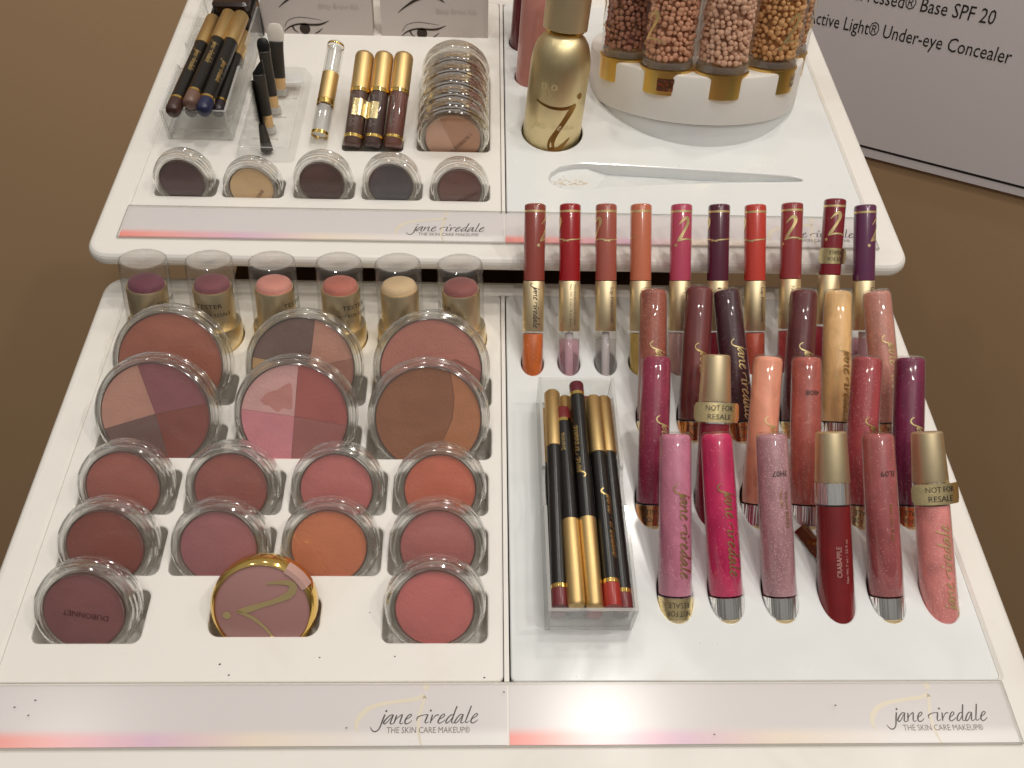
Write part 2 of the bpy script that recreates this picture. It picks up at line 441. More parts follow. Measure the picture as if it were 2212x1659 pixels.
GOLDT = metal('gold_tube', (0.90, 0.75, 0.48, 1), 0.36)
FOIL = metal('gold_foil', (0.90, 0.74, 0.40, 1), 0.26, bump=0.35)
PRINT = metal('gold_print', (0.86, 0.68, 0.34, 1), 0.34)
PRINT.node_tree.nodes['Principled BSDF'].inputs['Metallic'].default_value = 0.75
DARKGOLD = metal('dark_gold', (.62, .44, .18, 1), .3)
GOLDG = metal('yellow_gold', (0.86, 0.60, 0.18, 1), 0.34)
COPPER = metal('copper_foil', (0.72, 0.36, 0.16, 1), 0.18, bump=0.5)
CHROME = metal('chrome', (0.88, 0.87, 0.85, 1), 0.16)
def streaks(m):
    n = m.node_tree.nodes; l = m.node_tree.links; b = n['Principled BSDF']
    mp = n.new('ShaderNodeMapping'); mp.inputs['Scale'].default_value = (1, 1, .03); l.new(coords(n), mp.inputs['Vector'])
    no = n.new('ShaderNodeTexNoise'); no.inputs['Scale'].default_value = 420; no.inputs['Detail'].default_value = 2; l.new(mp.outputs[0], no.inputs['Vector'])
    bp = n.new('ShaderNodeBump'); bp.inputs['Strength'].default_value = .9; bp.inputs['Distance'].default_value = .0012
    l.new(no.outputs[0], bp.inputs['Height']); l.new(bp.outputs[0], b.inputs['Normal'])
streaks(CHROME)
BLACK = plastic('black_lacquer', rgb(24, 21, 19), rough=0.28)
BRISTLE = plastic('black_bristle', rgb(16, 15, 14), rough=0.42)
CHARCOAL = plastic('charcoal_sleeve', rgb(52, 47, 40), rough=0.45)
INK = plastic('dark_ink', rgb(62, 52, 48), rough=0.6)
INKB = plastic('black_ink', rgb(28, 24, 22), rough=0.6)
TAN = plastic('tan_wood', rgb(205, 165, 112), rough=0.5)
PALEGOLDINK = plastic('pale_gold_ink', rgb(226, 215, 194), rough=0.4)
GREYINK = plastic('grey_ink', rgb(125, 112, 104), rough=0.6)

# ------------------------------------------------------------------ setting: brown walls
def wall_material():
    m, n, l, b = base_mat('brown_wall_paint'); co = coords(n)
    no = n.new('ShaderNodeTexNoise'); no.inputs['Scale'].default_value = 3.0; no.inputs['Detail'].default_value = 5; l.new(co, no.inputs['Vector'])
    mix = n.new('ShaderNodeMix'); mix.data_type = 'RGBA'
    mix.inputs[6].default_value = (0.50, 0.322, 0.178, 1); mix.inputs[7].default_value = (0.56, 0.365, 0.205, 1)
    l.new(no.outputs[0], mix.inputs[0]); l.new(mix.outputs[2], b.inputs['Base Color'])
    b.inputs['Roughness'].default_value = 0.55
    n2 = n.new('ShaderNodeTexNoise'); n2.inputs['Scale'].default_value = 260; n2.inputs['Detail'].default_value = 5; l.new(co, n2.inputs['Vector'])
    bp = n.new('ShaderNodeBump'); bp.inputs['Strength'].default_value = 0.06; bp.inputs['Distance'].default_value = 0.002
    l.new(n2.outputs[0], bp.inputs['Height']); l.new(bp.outputs[0], b.inputs['Normal'])
    return m
WALLM = wall_material()
DH = Vector((-0.67756, 0.73546, 0)); X0 = Vector((0.43118, 0.61577, 0))      # run of the right-hand wall and a point on it
def slab(a, b, thick, z0, z1, toward):
    a = Vector(a); b = Vector(b); d = (b-a).normalized(); nrm = Vector((-d.y, d.x, 0))
    if nrm.dot(Vector(toward) - a) > 0: nrm = -nrm
    p = [a, b, b + nrm*thick, a + nrm*thick]
    v = [(q.x, q.y, z0) for q in p] + [(q.x, q.y, z1) for q in p]
    return v, [(0,1,5,4),(1,2,6,5),(2,3,7,6),(3,0,4,7),(4,5,6,7),(3,2,1,0)]
CORNER = X0 + DH*0.262
v, f = slab(CORNER, X0 - DH*1.1, 0.05, -1.6, 0.75, (0, 0, 0))
structure(part('wall_right', mesh('wall_right', v, f, False), WALLM, None))
v, f = slab((-1.6, CORNER.y, 0), (CORNER.x, CORNER.y, 0), 0.05, -1.6, 0.75, (0, 0, 0))
structure(part('wall_back', mesh('wall_back', v, f, False), WALLM, None))

# poster on the right wall -------------------------------------------------
pu = -DH; pn = Vector((-0.73546, -0.67756, 0))
pm = Matrix((pu, Vector((0, 0, 1)), pn)).transposed().to_4x4(); pm.translation = X0 + pn*0.0008
poster = thing('poster', 'pale grey poster with dark lettering and a thin black line, on brown wall', 'poster', Matrix())
POSTM = plastic('grey_poster', rgb(228, 219, 219), rough=0.5, var=0.03, bump=0.05, bscale=30, scale=9)
def tilt_line(u): return 0.0272 + (u+0.052)*0.0325
mb = MB(); u0, u1 = -0.24, 0.34
bot = [(u0, 0.0175 + (u0+0.0436)*0.04), (u1, 0.0175 + (u1+0.0436)*0.04), (u1, 0.55), (u0, 0.55)]
mb.add([(p[0], p[1], 0) for p in bot] + [(p[0], p[1], 0.003) for p in bot], [(4,5,6,7),(0,1,5,4),(1,2,6,5),(2,3,7,6),(3,0,4,7),(3,2,1,0)])
pb = part('board', mb.mesh('board', False), POSTM, poster); 
mb = MB(); mb.add([(u0, tilt_line(u0)-.0011, .0033),(u1, tilt_line(u1)-.0011, .0033),(u1, tilt_line(u1)+.0011, .0033),(u0, tilt_line(u0)+.0011, .0033)], [(0,1,2,3)])
part('border_line', mb.mesh('border_line', False), INKB, poster)
letters('lettering', [flat(text('Active Light® Under-eye Concealer', .0128, .2100), .0033, (-.1440, .1365), .005),
                      flat(text('PurePressed® Base SPF 20', .0128, .160), .0033, (-.119, .1665), .005),
                      flat(text('Concealer', .0128, .0585), .0033, (-.0195, .1945), .005)], INKB, poster)
poster.matrix_world = pm; TOP.remove(poster)        # already in world space

# ------------------------------------------------------------------ the two trays
def tray(name, label, y0, y1, open_y0, zt, holes_l, holes_r, body_y0, ytop_open):
    t = thing(name, label, 'display tray', Matrix.Translation((0, 0, zt)), 'white display trays')
    outer = rrect(-.2504, .2496, y0, y1, .014, 8)
    op = rrect(-.2338, .2336, open_y0, ytop_open, .003, 4)
    mb = MB()                                   # rim with a rounded outer edge
    rings = [(0.0, -.0062), (.0004, -.0042), (0.0, -.0022), (-.0008, -.0008), (-.0022, .0004), (-.0040, .0008)]
    loops = [(offset(outer, d), z) for d, z in rings]
    inn = offset(op, .0016)
    v, f = fill_loops(loops[-1][0], [inn]); mb.add([(p[0], p[1], .0008) for p in v], f)
    for (la, za), (lb, zb) in zip(loops[:-1], loops[1:]): walls(mb, la, za, lb, zb)
    walls(mb, inn, .0008, op, -.0004); walls(mb, op, -.0004, op, -.006)
    lo = offset(outer, -.003); walls(mb, lo, -.0062, loops[0][0], -.0062)
    part('frame', mb.mesh('frame', True, 50), WHITE, t)
    mb = MB(); mb.add(*box_vf(-.0017, .0006, open_y0, ytop_open, -.006, .0002))
    part('centre_bar', mb.mesh('centre_bar', False), WHITE, t)
    part('insert_panel', plate('insert_panel', rrect(-.2337, -.0021, open_y0+.0001, ytop_open-.0001, .0028, 3), holes_l, pockets=(28,)), WHITE, t, label='matte white panel with rounded slots, left half')
    part('insert_panel', plate('insert_panel', rrect(.0014, .2335, open_y0+.0001, ytop_open-.0001, .0028, 3), holes_r, pockets=(34,)), WHITEG, t, label='glossy white panel with round holes, right half')  # white pockets added under the lip-tube holes to brighten the vials
    x0, x1, ya, yb, za, zb = -.236, .236, body_y0, y1-.012, -.046, -.0055
    v, f = box_vf(x0, x1, ya, yb, za, zb)
    mb = MB(); mb.add(v, [q for i, q in enumerate(f) if i != 1])
    part('base', mb.mesh('base', False), DARKIN, t)
    return t

E48 = math.radians(48); E72 = math.pi/2 - TILT; E36 = math.radians(36); E44 = math.radians(44)
XS = (-.1978, -.1428, -.0885, -.0347)
XL = (-.1885, -.1145, -.0423)
slots_l = []
for sy in (.0870, .0532):
    for x in XS: slots_l.append(rrect(x-.0252, x+.0252, sy-.0004, sy+.0262, .004))
for x, w in ((-.1983, .0252), (-.0348, .0252)): slots_l.append(rrect(x-w, x+w, .0186, .0450, .004))
slots_l.append(rrect(-.1165-.0262, -.1165+.0262, .0218, .0425, .006))
for sy in (.1215, .1568):
    for x in XL: slots_l.append(rrect(x-.0345, x+.0345, sy-.0004, sy+.0215, .004))
STICKX = (-.2102, -.1714, -.1357, -.0974, -.0617, -.0253)
for x in STICKX: slots_l.append(ellipse(x, .2072, .0148, .0156))
GX = (.0835, .1091, .1362, .1648, .1903, .2171)
MX = (.0777, .1099, .1346, .1605, .1893, .2158)
KX = (.0838, .1072, .1346, .1669, .1901, .2211)
FX = (.0167, .0386, .0606, .0813, .1045, .1276, .1508, .1715, .1929, .2172)
holes_r = []
for x in GX: holes_r.append(slot_oval(x, .0432, .0089, .0151, p=2.15))
for x in MX: holes_r.append(slot_oval(x, .0944, .0089, .0151, p=2.15))
for x in KX: holes_r.append(slot_oval(min(x, .2210), .1480, .0089, .0150, p=2.15))
for i, x in enumerate(FX): holes_r.append(ellipse(x, .1890 + i*.0003, .0068, .0094, 34))
tray('display_tray', 'lower white tray holding blush compacts, lip gloss tubes and lip pencils', -.078, .2558, 0.0, 0.0, slots_l, holes_r, -.06, .2435)

slots_u = []
UX = (-.2025, -.1600, -.1153, -.0720, -.0287)
for x in UX: slots_u.append(rrect(x-.0192, x+.0192, .2953-.0004, .2953+.0170, .0035))
slots_u.append(rrect(-.0341-.0246, -.0341+.0246, .3445, .4330, .0035))
slots_u.append(rrect(-.1087, -.0680, .3432, .3570, .003))
holes_u = [ellipse(.0338, .3690, .0212, .0222), ellipse(.0212, .4330, .0125, .0132), ellipse(.0176, .4785, .0125, .0132)]
SP_TOP = [(.0293,.3190),(.0310,.3245),(.0370,.3305),(.0470,.3338),(.0560,.3345),(.0700,.3340),(.1000,.3322),(.1350,.3298),(.1700,.3274),(.1900,.3256),(.1965,.3242),(.1998,.3222)]
SP_BOT = [(.1985,.3206),(.1900,.3200),(.1600,.3188),(.1200,.3162),(.0900,.3138),(.0700,.3118),(.0593,.3102),(.0480,.3088),(.0370,.3096),(.0310,.3140)]
SPAT = (SP_TOP + SP_BOT)[::-1]
ut = tray('display_tray', 'upper white tray holding eye make-up, a gold bottle and a bead carousel', .2400, .5950, .2835, H, slots_u, holes_u + [SPAT], .286, .5330)
# the spatula-shaped hollow in the right panel: floor sloping up to the front edge
mb = MB(); v, f = fill_loops(offset(SPAT, .0002), [])
def interp(tab, x):
    for (x0, y0), (x1, y1) in zip(tab[:-1], tab[1:]):
        if x0 <= x <= x1: return y0 + (y1-y0)*(x-x0)/(x1-x0)
    return tab[0][1] if x < tab[0][0] else tab[-1][1]
def spz(x, y):
    lo, hi = interp(SP_BOT[::-1], x), interp(SP_TOP, x)
    t = max(0.0, min(1.0, (y-lo)/max(hi-lo, .0005)))
    return -((.0038 if x < .0593 else .0085)*t + .0006)
mb.add([(p[0], p[1], spz(*p)) for p in v], f)
so_ = offset(SPAT, .0002); n_ = len(so_); b_ = len(mb.v)
mb.v += [(p[0], p[1], -.0045) for p in so_] + [(p[0], p[1], min(-.0046, spz(*p))) for p in so_]
mb.f += [(b_+i, b_+(i+1) % n_, b_+n_+(i+1) % n_, b_+n_+i) for i in range(n_)]
part('spatula_hollow', mb.mesh('spatula_hollow', False), WHITEG, ut)
smear = MB()
random.seed(3)
for cx, n in ((.0385, 26), (.0505, 18)):
    for k in range(n):
        x = cx + random.gauss(0, .0030); y = .3165 + random.gauss(0, .0026)
        r = random.uniform(.0003, .0009); vv = []; ff = []
        dot2(vv, ff, x, y, r, 7, 1.6); smear.add([(p[0], p[1], spz(*p)+.00015) for p in vv], [ff[0]])
part('powder_smear', smear.mesh('powder_smear', False), clear('powder_residue', tint=(.98, .94, .88, 1), body=.22, rough=.8, bodycol=(.80, .66, .50, 1)), ut, kind='stuff')

# brown stand carrying the trays, seen in the gap between them
st = MB(); st.add(*box_vf(-.19, .13, .02, .45, -.75, -.048))
ds = part('display_stand', st.mesh('display_stand', False), plastic('dark_brown_laminate', rgb(84, 56, 34), rough=.5), None)
tag(ds, 'dark brown stand under the trays, seen in the gap between them', 'stand')

# ------------------------------------------------------------------ sign strips along the tray fronts
def card_material(name, left, right):
    """printed paper: near-white with a soft pink-lilac-peach band along its lower edge"""
    m, n, l, b = base_mat(name); co = coords(n); s = n.new('ShaderNodeSeparateXYZ'); l.new(co, s.inputs[0])
    band = n.new('ShaderNodeMapRange'); band.inputs[1].default_value = .0085; band.inputs[2].default_value = .0030; l.new(s.outputs[1], band.inputs[0]); band.interpolation_type = 'SMOOTHSTEP'
    along = n.new('ShaderNodeMapRange'); along.inputs[1].default_value = 0; along.inputs[2].default_value = .232; l.new(s.outputs[0], along.inputs[0])
    rp = n.new('ShaderNodeValToRGB'); e = rp.color_ramp.elements
    e[0].position = 0; e[0].color = rgb(246, 150, 140); e[1].position = 1; e[1].color = rgb(236, 232, 230)
    for p, c in ((.10, rgb(245, 168, 160)), (.33, rgb(222, 186, 206)), (.52, rgb(238, 222, 204)), (.75, rgb(236, 230, 226))):
        k = e.new(p); k.color = c
    l.new(along.outputs[0], rp.inputs[0])
    mix = n.new('ShaderNodeMix'); mix.data_type = 'RGBA'; l.new(band.outputs[0], mix.inputs[0]); mix.inputs[6].default_value = rgb(217, 211, 210); l.new(rp.outputs[0], mix.inputs[7])
    l.new(mix.outputs[2], b.inputs['Base Color']); b.inputs['Roughness'].default_value = .48
    return m
CARD = card_material('printed_card', 0, 1)
COVER = clear('strip_cover', tint=(.985, .985, .985, 1), rough=.22)
def sign_strip(label, y0, zt, logo_x, xl):
    t = thing('sign_strip', label, 'sign strip', Matrix.Translation((0, y0, zt)), 'acrylic sign strips on tray fronts')
    hgt = .0288
    for k, (x0, x1) in enumerate(((xl, -.0006), (.0004, .2316))):
        c = mesh('card', *box_vf(0, x1-x0, 0, hgt-.0022, 0, .0003), False)
        o = part('card', c, CARD, t, Matrix.Translation((x0, .0012, .0009)), label='left printed card' if k == 0 else 'right printed card')
        lx = logo_x[k] - x0
        sc = script(.0479, 19); zz = .00042
        letters('name_lettering', [flat(sc, zz, (lx, .0095))], INK, o)
        letters('tagline_lettering', [flat(text('THE SKIN CARE MAKEUP®', .0026, .0370), zz, (lx+.0073, .0053), .0)], GREYINK, o)
        gv = []; gf = []; kk = .0479/970.0
        ribbon(gv, gf, [(272,1312,.3),(252,1245,.8),(285,1160,1.1),(390,1080,1.0),(560,1042,.8),(760,1015,.9),(862,983,1.1)], 44)
        ribbon(gv, gf, [(862,983,.9),(835,1080,.9),(812,1200,.9),(818,1320,.8),(845,1430,.4)], 34); dot2(gv, gf, 868, 905, 32)
        letters('emblem', [([((x-380)*kk+lx, (1232-y)*kk*.98+.0095, .00035) for x, y in gv], [q[::-1] for q in gf])], PALEGOLDINK, o)
    mb = MB()
    a = rrect(xl-.001, .2326, 0, hgt, .0008, 2); b2 = offset(a, -.0007)
    v, f = fill_loops(b2, []); mb.add([(p[0], p[1], .0028) for p in v], f)
    part('cover', mb.mesh('cover', False), COVER, t)
    mb = MB(); walls(mb, a, .0009, a, .0021); walls(mb, a, .0021, b2, .0028)
    part('cover_edge', mb.mesh('cover_edge', True), EDGE, t)
    return t
sign_strip('long clear sign strip with two logo cards across the lower tray front', -.0293, 0.0, (-.0616, .1722), -.2326)
sign_strip('long clear sign strip with two logo cards on the upper tray front', .2545, H, (-.0605, .1716), -.2326)

# ------------------------------------------------------------------ round compacts
def compact_meshes(R, rf, T):
    lid = [(rf+.0006, -.0012), (rf+.0006, 0), (R*.86, 0), (R*.905, -.0005), (R*.935, -.0014), (R*.945, -.0030), (R*.975, -.0033), (R*.985, -.0048), (R*.96, -.0054),
           (R*.985, -.0060), (R, -.0066), (R, -.0088), (R*.985, -.0093), (R, -.0098), (R, -T+.001), (R*.985, -T), (rf+.0012, -T), (rf+.0012, -.0030), (rf+.0020, -.0028), (rf+.0020, -.0012)]
    ring = lathe('ring', lid, 72, close=True, angle=25)
    win = lathe('window', [(0, -.0003), (rf+.0006, -.0003), (rf+.0012, -.0003)], 48)
    return ring, win
def pan_mesh(rf, depth=-.0019, thick=.0012):
    return lathe('powder', [(0, depth), (rf*.97, depth), (rf, depth-.0003), (rf, depth-thick)], 56)
def region_mesh(rf, arc, inner, depth=-.0019, gap=.00012):
    """piece of the powder disc: arc (a0,a1 degrees, ccw) closed by an inner polyline from arc end back to arc start"""
    a0, a1 = arc; n = max(4, int(abs(a1-a0)/6))
    pts = [(rf*math.cos(math.radians(a0+(a1-a0)*k/n)), rf*math.sin(math.radians(a0+(a1-a0)*k/n))) for k in range(n+1)] + list(inner)
    cx = sum(p[0] for p in pts)/len(pts); cy_ = sum(p[1] for p in pts)/len(pts)
    pts = offset(pts, -gap)
    v, f = fill_loops(pts, [])
    mb = MB(); mb.add([(p[0], p[1], depth) for p in v], f); walls(mb, pts, depth-.001, pts, depth)
    return mb.mesh('powder', False)
def compact(label, x, sy, u, e, R, rf, T, fills, zt=0.0, group=None, spin=0.0, lettering=None, ringmat=None):
    c, s = math.cos(e), math.sin(e)
    t = thing('compact', label, 'compact', face_frame((x, sy + u*c, zt + u*s), e), group)
    ring, win = compact_meshes(R, rf, T)
    part('ring', ring, ringmat or RING, t, Matrix.Rotation(spin, 4, 'Z'))
    part('window', win, WINDOW, t)
    if len(fills) == 1 and len(fills[0]) == 1:
        part('powder', pan_mesh(rf), fills[0][0], t)
    else:
        for fl in fills: part('powder', region_mesh(rf, fl[1], fl[2]), fl[0], t, label=fl[3] if len(fl) > 3 else None)
    part('pan', lathe('pan', [(0, -.0036), (rf+.0004, -.0036), (rf+.0004, -.0026), (rf+.0009, -.0026)], 48), PAN, t)
    part('back', lathe('back', [(0, -T+.0012), (rf+.0012, -T+.0012)], 48), CLEARB, t)
    if lettering:
        letters('lettering', [flat(text(q[0], q[1], center=True), .0001, q[2], q[3]) for q in lettering[0]], lettering[1], t)
    return t
PAN = plastic('pan_metal', rgb(120, 96, 84), rough=.4)
RS, FS, TS = .0243, .0184, .0130
BL = [
 ('dusty brick red blush compact, leftmost of the back small-compact row', 0, .0870, .0132, (152, 80, 68)),
 ('brownish rose blush compact, second from left in the back small-compact row', 1, .0870, .0128, (143, 74, 64)),
 ('dusty pink blush compact in front of the pink quad compact', 2, .0870, .0126, (178, 96, 92)),
 ('shimmering coral orange blush compact below the two-tone bronzer', 3, .0870, .0127, (190, 95, 68)),
 ('dark russet blush compact, leftmost of the middle small-compact row', 0, .0532, .0132, (124, 55, 40)),
 ('mauve pink blush compact, second from left in the middle small-compact row', 1, .0532, .0128, (152, 88, 92)),
 ('warm peach orange blush compact behind the gold-rimmed compact', 2, .0532, .0135, (190, 106, 66)),
 ('muted rose shimmer blush compact, rightmost of the middle small-compact row', 3, .0532, .0138, (168, 93, 88))]
for k, (lb, i, sy, u, c) in enumerate(BL):
    compact(lb, XS[i], sy, u, E48, RS, FS, TS, [(powder(rgb(*c)),)], group='small blush compacts', spin=k*.7)
ENGR = plastic('engraving_ink', rgb(58, 30, 30), rough=.7)
compact('plum blush compact lettered DUBONNET, front left corner of the tray', -.1983, .0190, .0143, E48, RS, FS, TS, [(powder(rgb(120, 62, 62)),)], group='small blush compacts',
        lettering=([('DUBONNET', .0027, (.0018, .0005), math.radians(170))], ENGR))
compact('salmon pink blush compact, front right of the compacts', -.0348, .0188, .0160, E48, RS, FS, TS, [(powder(rgb(190, 100, 96)),)], group='small blush compacts', spin=1.1)
# large compacts
RL, FL, TL = .0336, .0285, .0095
def P(*c, s=.4): return powder(rgb(*c), s)
C_ = lambda x, y: (x*.001, y*.001)
def quad(angs, cen, cols):
    out = []
    for i in range(len(angs)):
        a0 = angs[i]; a1 = angs[(i+1) % len(angs)]
        if a1 < a0: a1 += 360
        out.append((P(*cols[i]), (a0, a1), [cen]))
    return out
compact('large brick bronze compact, back row left', XL[0], .1566, .0226, E48, RL, FL, TL, [(P(146, 76, 52),)], group='large face powder compacts')
compact('large compact with taupe, tan and rose quarters, back row middle', XL[1], .1567, .0209, E48, RL, FL, TL,
        quad([12, 75, 168, 262], C_(3.5, 0), [(178, 124, 104), (104, 76, 66), (176, 136, 84), (150, 100, 82)]), group='large face powder compacts', spin=.8)
compact('large rose shimmer compact with darker lower part, back row right', XL[2], .1569, .0207, E48, RL, FL, TL,
        [(P(172, 104, 88), (-2, 182), [C_(-12, -4), C_(0, 1), C_(14, 6)]), (P(148, 80, 64), (182, 358), [C_(14, 6), C_(0, 1), C_(-12, -4)])], group='large face powder compacts', spin=1.5)
compact('large quad compact of mauve, brick, tan and brown wedges', XL[0], .1210, .0230, E48, RL, FL, TL,
        quad([13, 106, 196, 283], C_(0, .6), [(134, 70, 76), (178, 126, 108), (106, 72, 66), (126, 56, 42)]), group='large face powder compacts', spin=.4)
pk = compact('large quad compact of pale pink and rose wedges', XL[1], .1213, .0226, E48, RL, FL, TL,
        quad([-10, 84, 172, 264], C_(0, 0), [(158, 76, 70), (200, 150, 146), (200, 122, 132), (150, 84, 78)]), group='large face powder compacts', spin=1.9)
vv = []; ff = []
sw = catmull([C_(-18, 9), C_(-14, 13), C_(-9, 14.5), C_(-5, 17), C_(-1.2, 18), C_(-.8, 9), C_(-1.5, 4), C_(-6, 4.5), C_(-9, 2.5), C_(-13, 5.5), C_(-16, 6.5)], 3)
mbp = MB(); v_, f_ = fill_loops([p for p in sw][::-1], []); mbp.add([(p[0], p[1], -.00184) for p in v_], f_)
part('worn_patch', mbp.mesh('worn_patch', False), P(188, 122, 114), pk, label='rubbed rose patch in the pale quarter')
bz = compact('large two-tone bronzer compact, dark brown and golden', XL[2], .1217, .0215, E48, RL, FL, TL,
        [(P(136, 80, 44), (65, 262), [C_(8, -12), C_(13, 0), C_(14, 12)][0:3]), (P(172, 106, 62), (262, 425), [C_(14, 12), C_(13, 0), C_(8, -12)])], group='large face powder compacts', spin=2.6)
# eye shadow compacts on the upper tray
RU, FU, TU = .0186, .0134, .0125
EU = math.radians(75)
US = [('deep plum brown eye shadow compact, leftmost in its row', (82, 56, 56), .0085, None), ('cream eye shadow compact with lettering, lying between brown ones', (212, 178, 130), .0042, 'ALL TONE'),
      ('dark chocolate eye shadow compact, third in the upper row', (76, 44, 38), .0090, None), ('slate grey eye shadow compact', (78, 72, 78), .0085, None),
      ('milky brown eye shadow compact lettered in dark print, rightmost in the row', (112, 74, 64), .0062, 'CAPPUCCINO')]
for k, (lb, c, u, tx) in enumerate(US):
    sp = math.radians(0)
    compact(lb, UX[k], .2953, u, EU, RU, FU, TU, [(powder(rgb(*c)),)], zt=H, group='eye shadow compacts', spin=k*1.3,
            lettering=([(tx, .0021, (.0040, -.0058), math.radians(52 if k == 1 else 28))], ENGR) if tx else None)
# stack of concealer compacts standing in a long slot
TST = .0138
for k in range(6):
    two = [(P(204, 158, 130, s=0), (118, 288), [C_(4.5, -16), C_(-7, 14)][0:0]), (P(188, 136, 100, s=0), (-72, 118), [])]
    lb = ('front compact of the stack with two beige halves and lettering', 'second compact from the front of the clear stack', 'third compact from the front of the clear stack',
          'fourth compact from the front of the clear stack', 'fifth compact from the front of the clear stack', 'rearmost compact of the clear stack by the eye card')[k]
    compact(lb, -.0341, .3450 + k*TST, .0078, PI/2, RS, FS, TST-.0004, two, zt=H, group='stacked concealer compacts', spin=.3+k*.9, ringmat=RINGS,
            lettering=([('CIRCLE\\DELETE 1', .0024, (.0045, -.0045), math.radians(48))], ENGR) if k == 0 else None)
# gold-rimmed compact, front row
t = thing('compact', 'gold-rimmed compact with mauve face and curled gold emblem, front row', 'compact', face_frame((-.1160, .0226 + .0125*math.cos(E48), .0125*math.sin(E48)), E48))
part('rim', lathe('rim', [(.0222, -.0008), (.0225, .0002), (.0238, -.0006), (.0249, -.0030), (.0252, -.0060), (.0249, -.0095), (.0238, -.0118), (0, -.0118)], 64), GOLDS, t)
part('face', lathe('face', [(0, 0), (.0205, -.0001), (.0222, -.0009)], 56), plastic('mauve_lacquer', rgb(168, 126, 122), rough=.18, var=.02), t)
gl_v, gl_f, _w = glyph(.034)
letters('emblem', [flat((gl_v, gl_f), .0003, (.0030, .0005), math.radians(138))], PRINT, t)
mb = MB(); n_ = 10
for i in range(n_+1):
    a = math.radians(28 + 32*i/n_)
    for r, z in ((.0216, .0004), (.0240, .0002), (.0256, -.0045)): mb.v.append((r*math.cos(a), r*math.sin(a), z))
for i in range(n_):
    for j in range(2): mb.f.append((3*i+j, 3*i+3+j, 3*i+4+j, 3*i+1+j)[::-1])
part('thumb_notch', mb.mesh('thumb_notch', True), plastic('pale_mauve', rgb(196, 158, 148), rough=.25), t)

# ------------------------------------------------------------------ blush sticks with clear caps
CAPTOP = clear('cap_top_plastic', tint=(.95, .95, .94, 1), rough=.12, body=.34, bodycol=(.70, .67, .63, 1))
STK = [('plum berry', (110, 48, 68), .0044), ('dusty raspberry', (126, 64, 74), .0024), ('pale coral pink', (210, 136, 122), .0021), ('terracotta rose', (190, 106, 90), .0018), ('cream beige', (212, 182, 138), -.0005), ('muted rose', (146, 80, 76), -.0014)]
where = ('leftmost of the six', 'second from left', 'third from left', 'fourth from left', 'fifth from left', 'rightmost of six')
for k, (cn, c, dx) in enumerate(STK):
    b = Vector((STICKX[k], .2072, 0)); tp = b + Vector((dx, .0154, .0487))
    L = (tp-b).length
    t = thing('blush_stick', '%s cream stick in a gold holder under a clear cap, %s' % (cn, where[k]), 'make-up stick', axis_frame(b, tp), 'cream sticks with clear caps')
    part('base', lathe('base', [(0, -.010), (.0140, -.010), (.0142, .0095), (.0138, .0105), (.0112, .0106)], 48), GOLDT, t)
    part('holder', lathe('holder', [(.0112, .0106), (.0112, .0335), (.0108, .0343), (.0102, .0343), (.0102, .0300)], 48), GOLDT, t)
    part('stick', lathe('stick', [(.0101, .0305), (.0101, .0352), (.0094, .0372), (.0075, .0384), (.0035, .0389), (0, .0390)], 40, angle=80), powder(rgb(*c), .3), t)
    part('cap', lathe('cap', [(.0136, .0107), (.0134, .0300), (.0132, L-.0012), (.0127, L-.0002), (.0120, L), (.0030, L+.0001), (.0018, L-.0004), (0, L-.0004)], 48), FROST, t)
    part('cap_top', lathe('cap_top', [(0, L-.0003), (.0018, L-.0003), (.0030, L+.0002), (.0119, L+.0001)], 48), CAPTOP, t)
    part('cap_rim', lathe('cap_rim', [(.0121, L+.00012), (.0127, L-.0002), (.0132, L-.0012), (.0133, L-.0020)], 48), CLEARB, t)
    if k != 4:
        ph = (1.2, .05, 1.1, .75, 0, -.95)[k]
        pc = [wrap(text('TESTER', .0027, .0150, True), .01372, .0265, ph), wrap(text('NOT FOR RESALE', .0024, .0240, True), .01372, .0210, ph)]
        letters('lettering', pc, INKB, t)

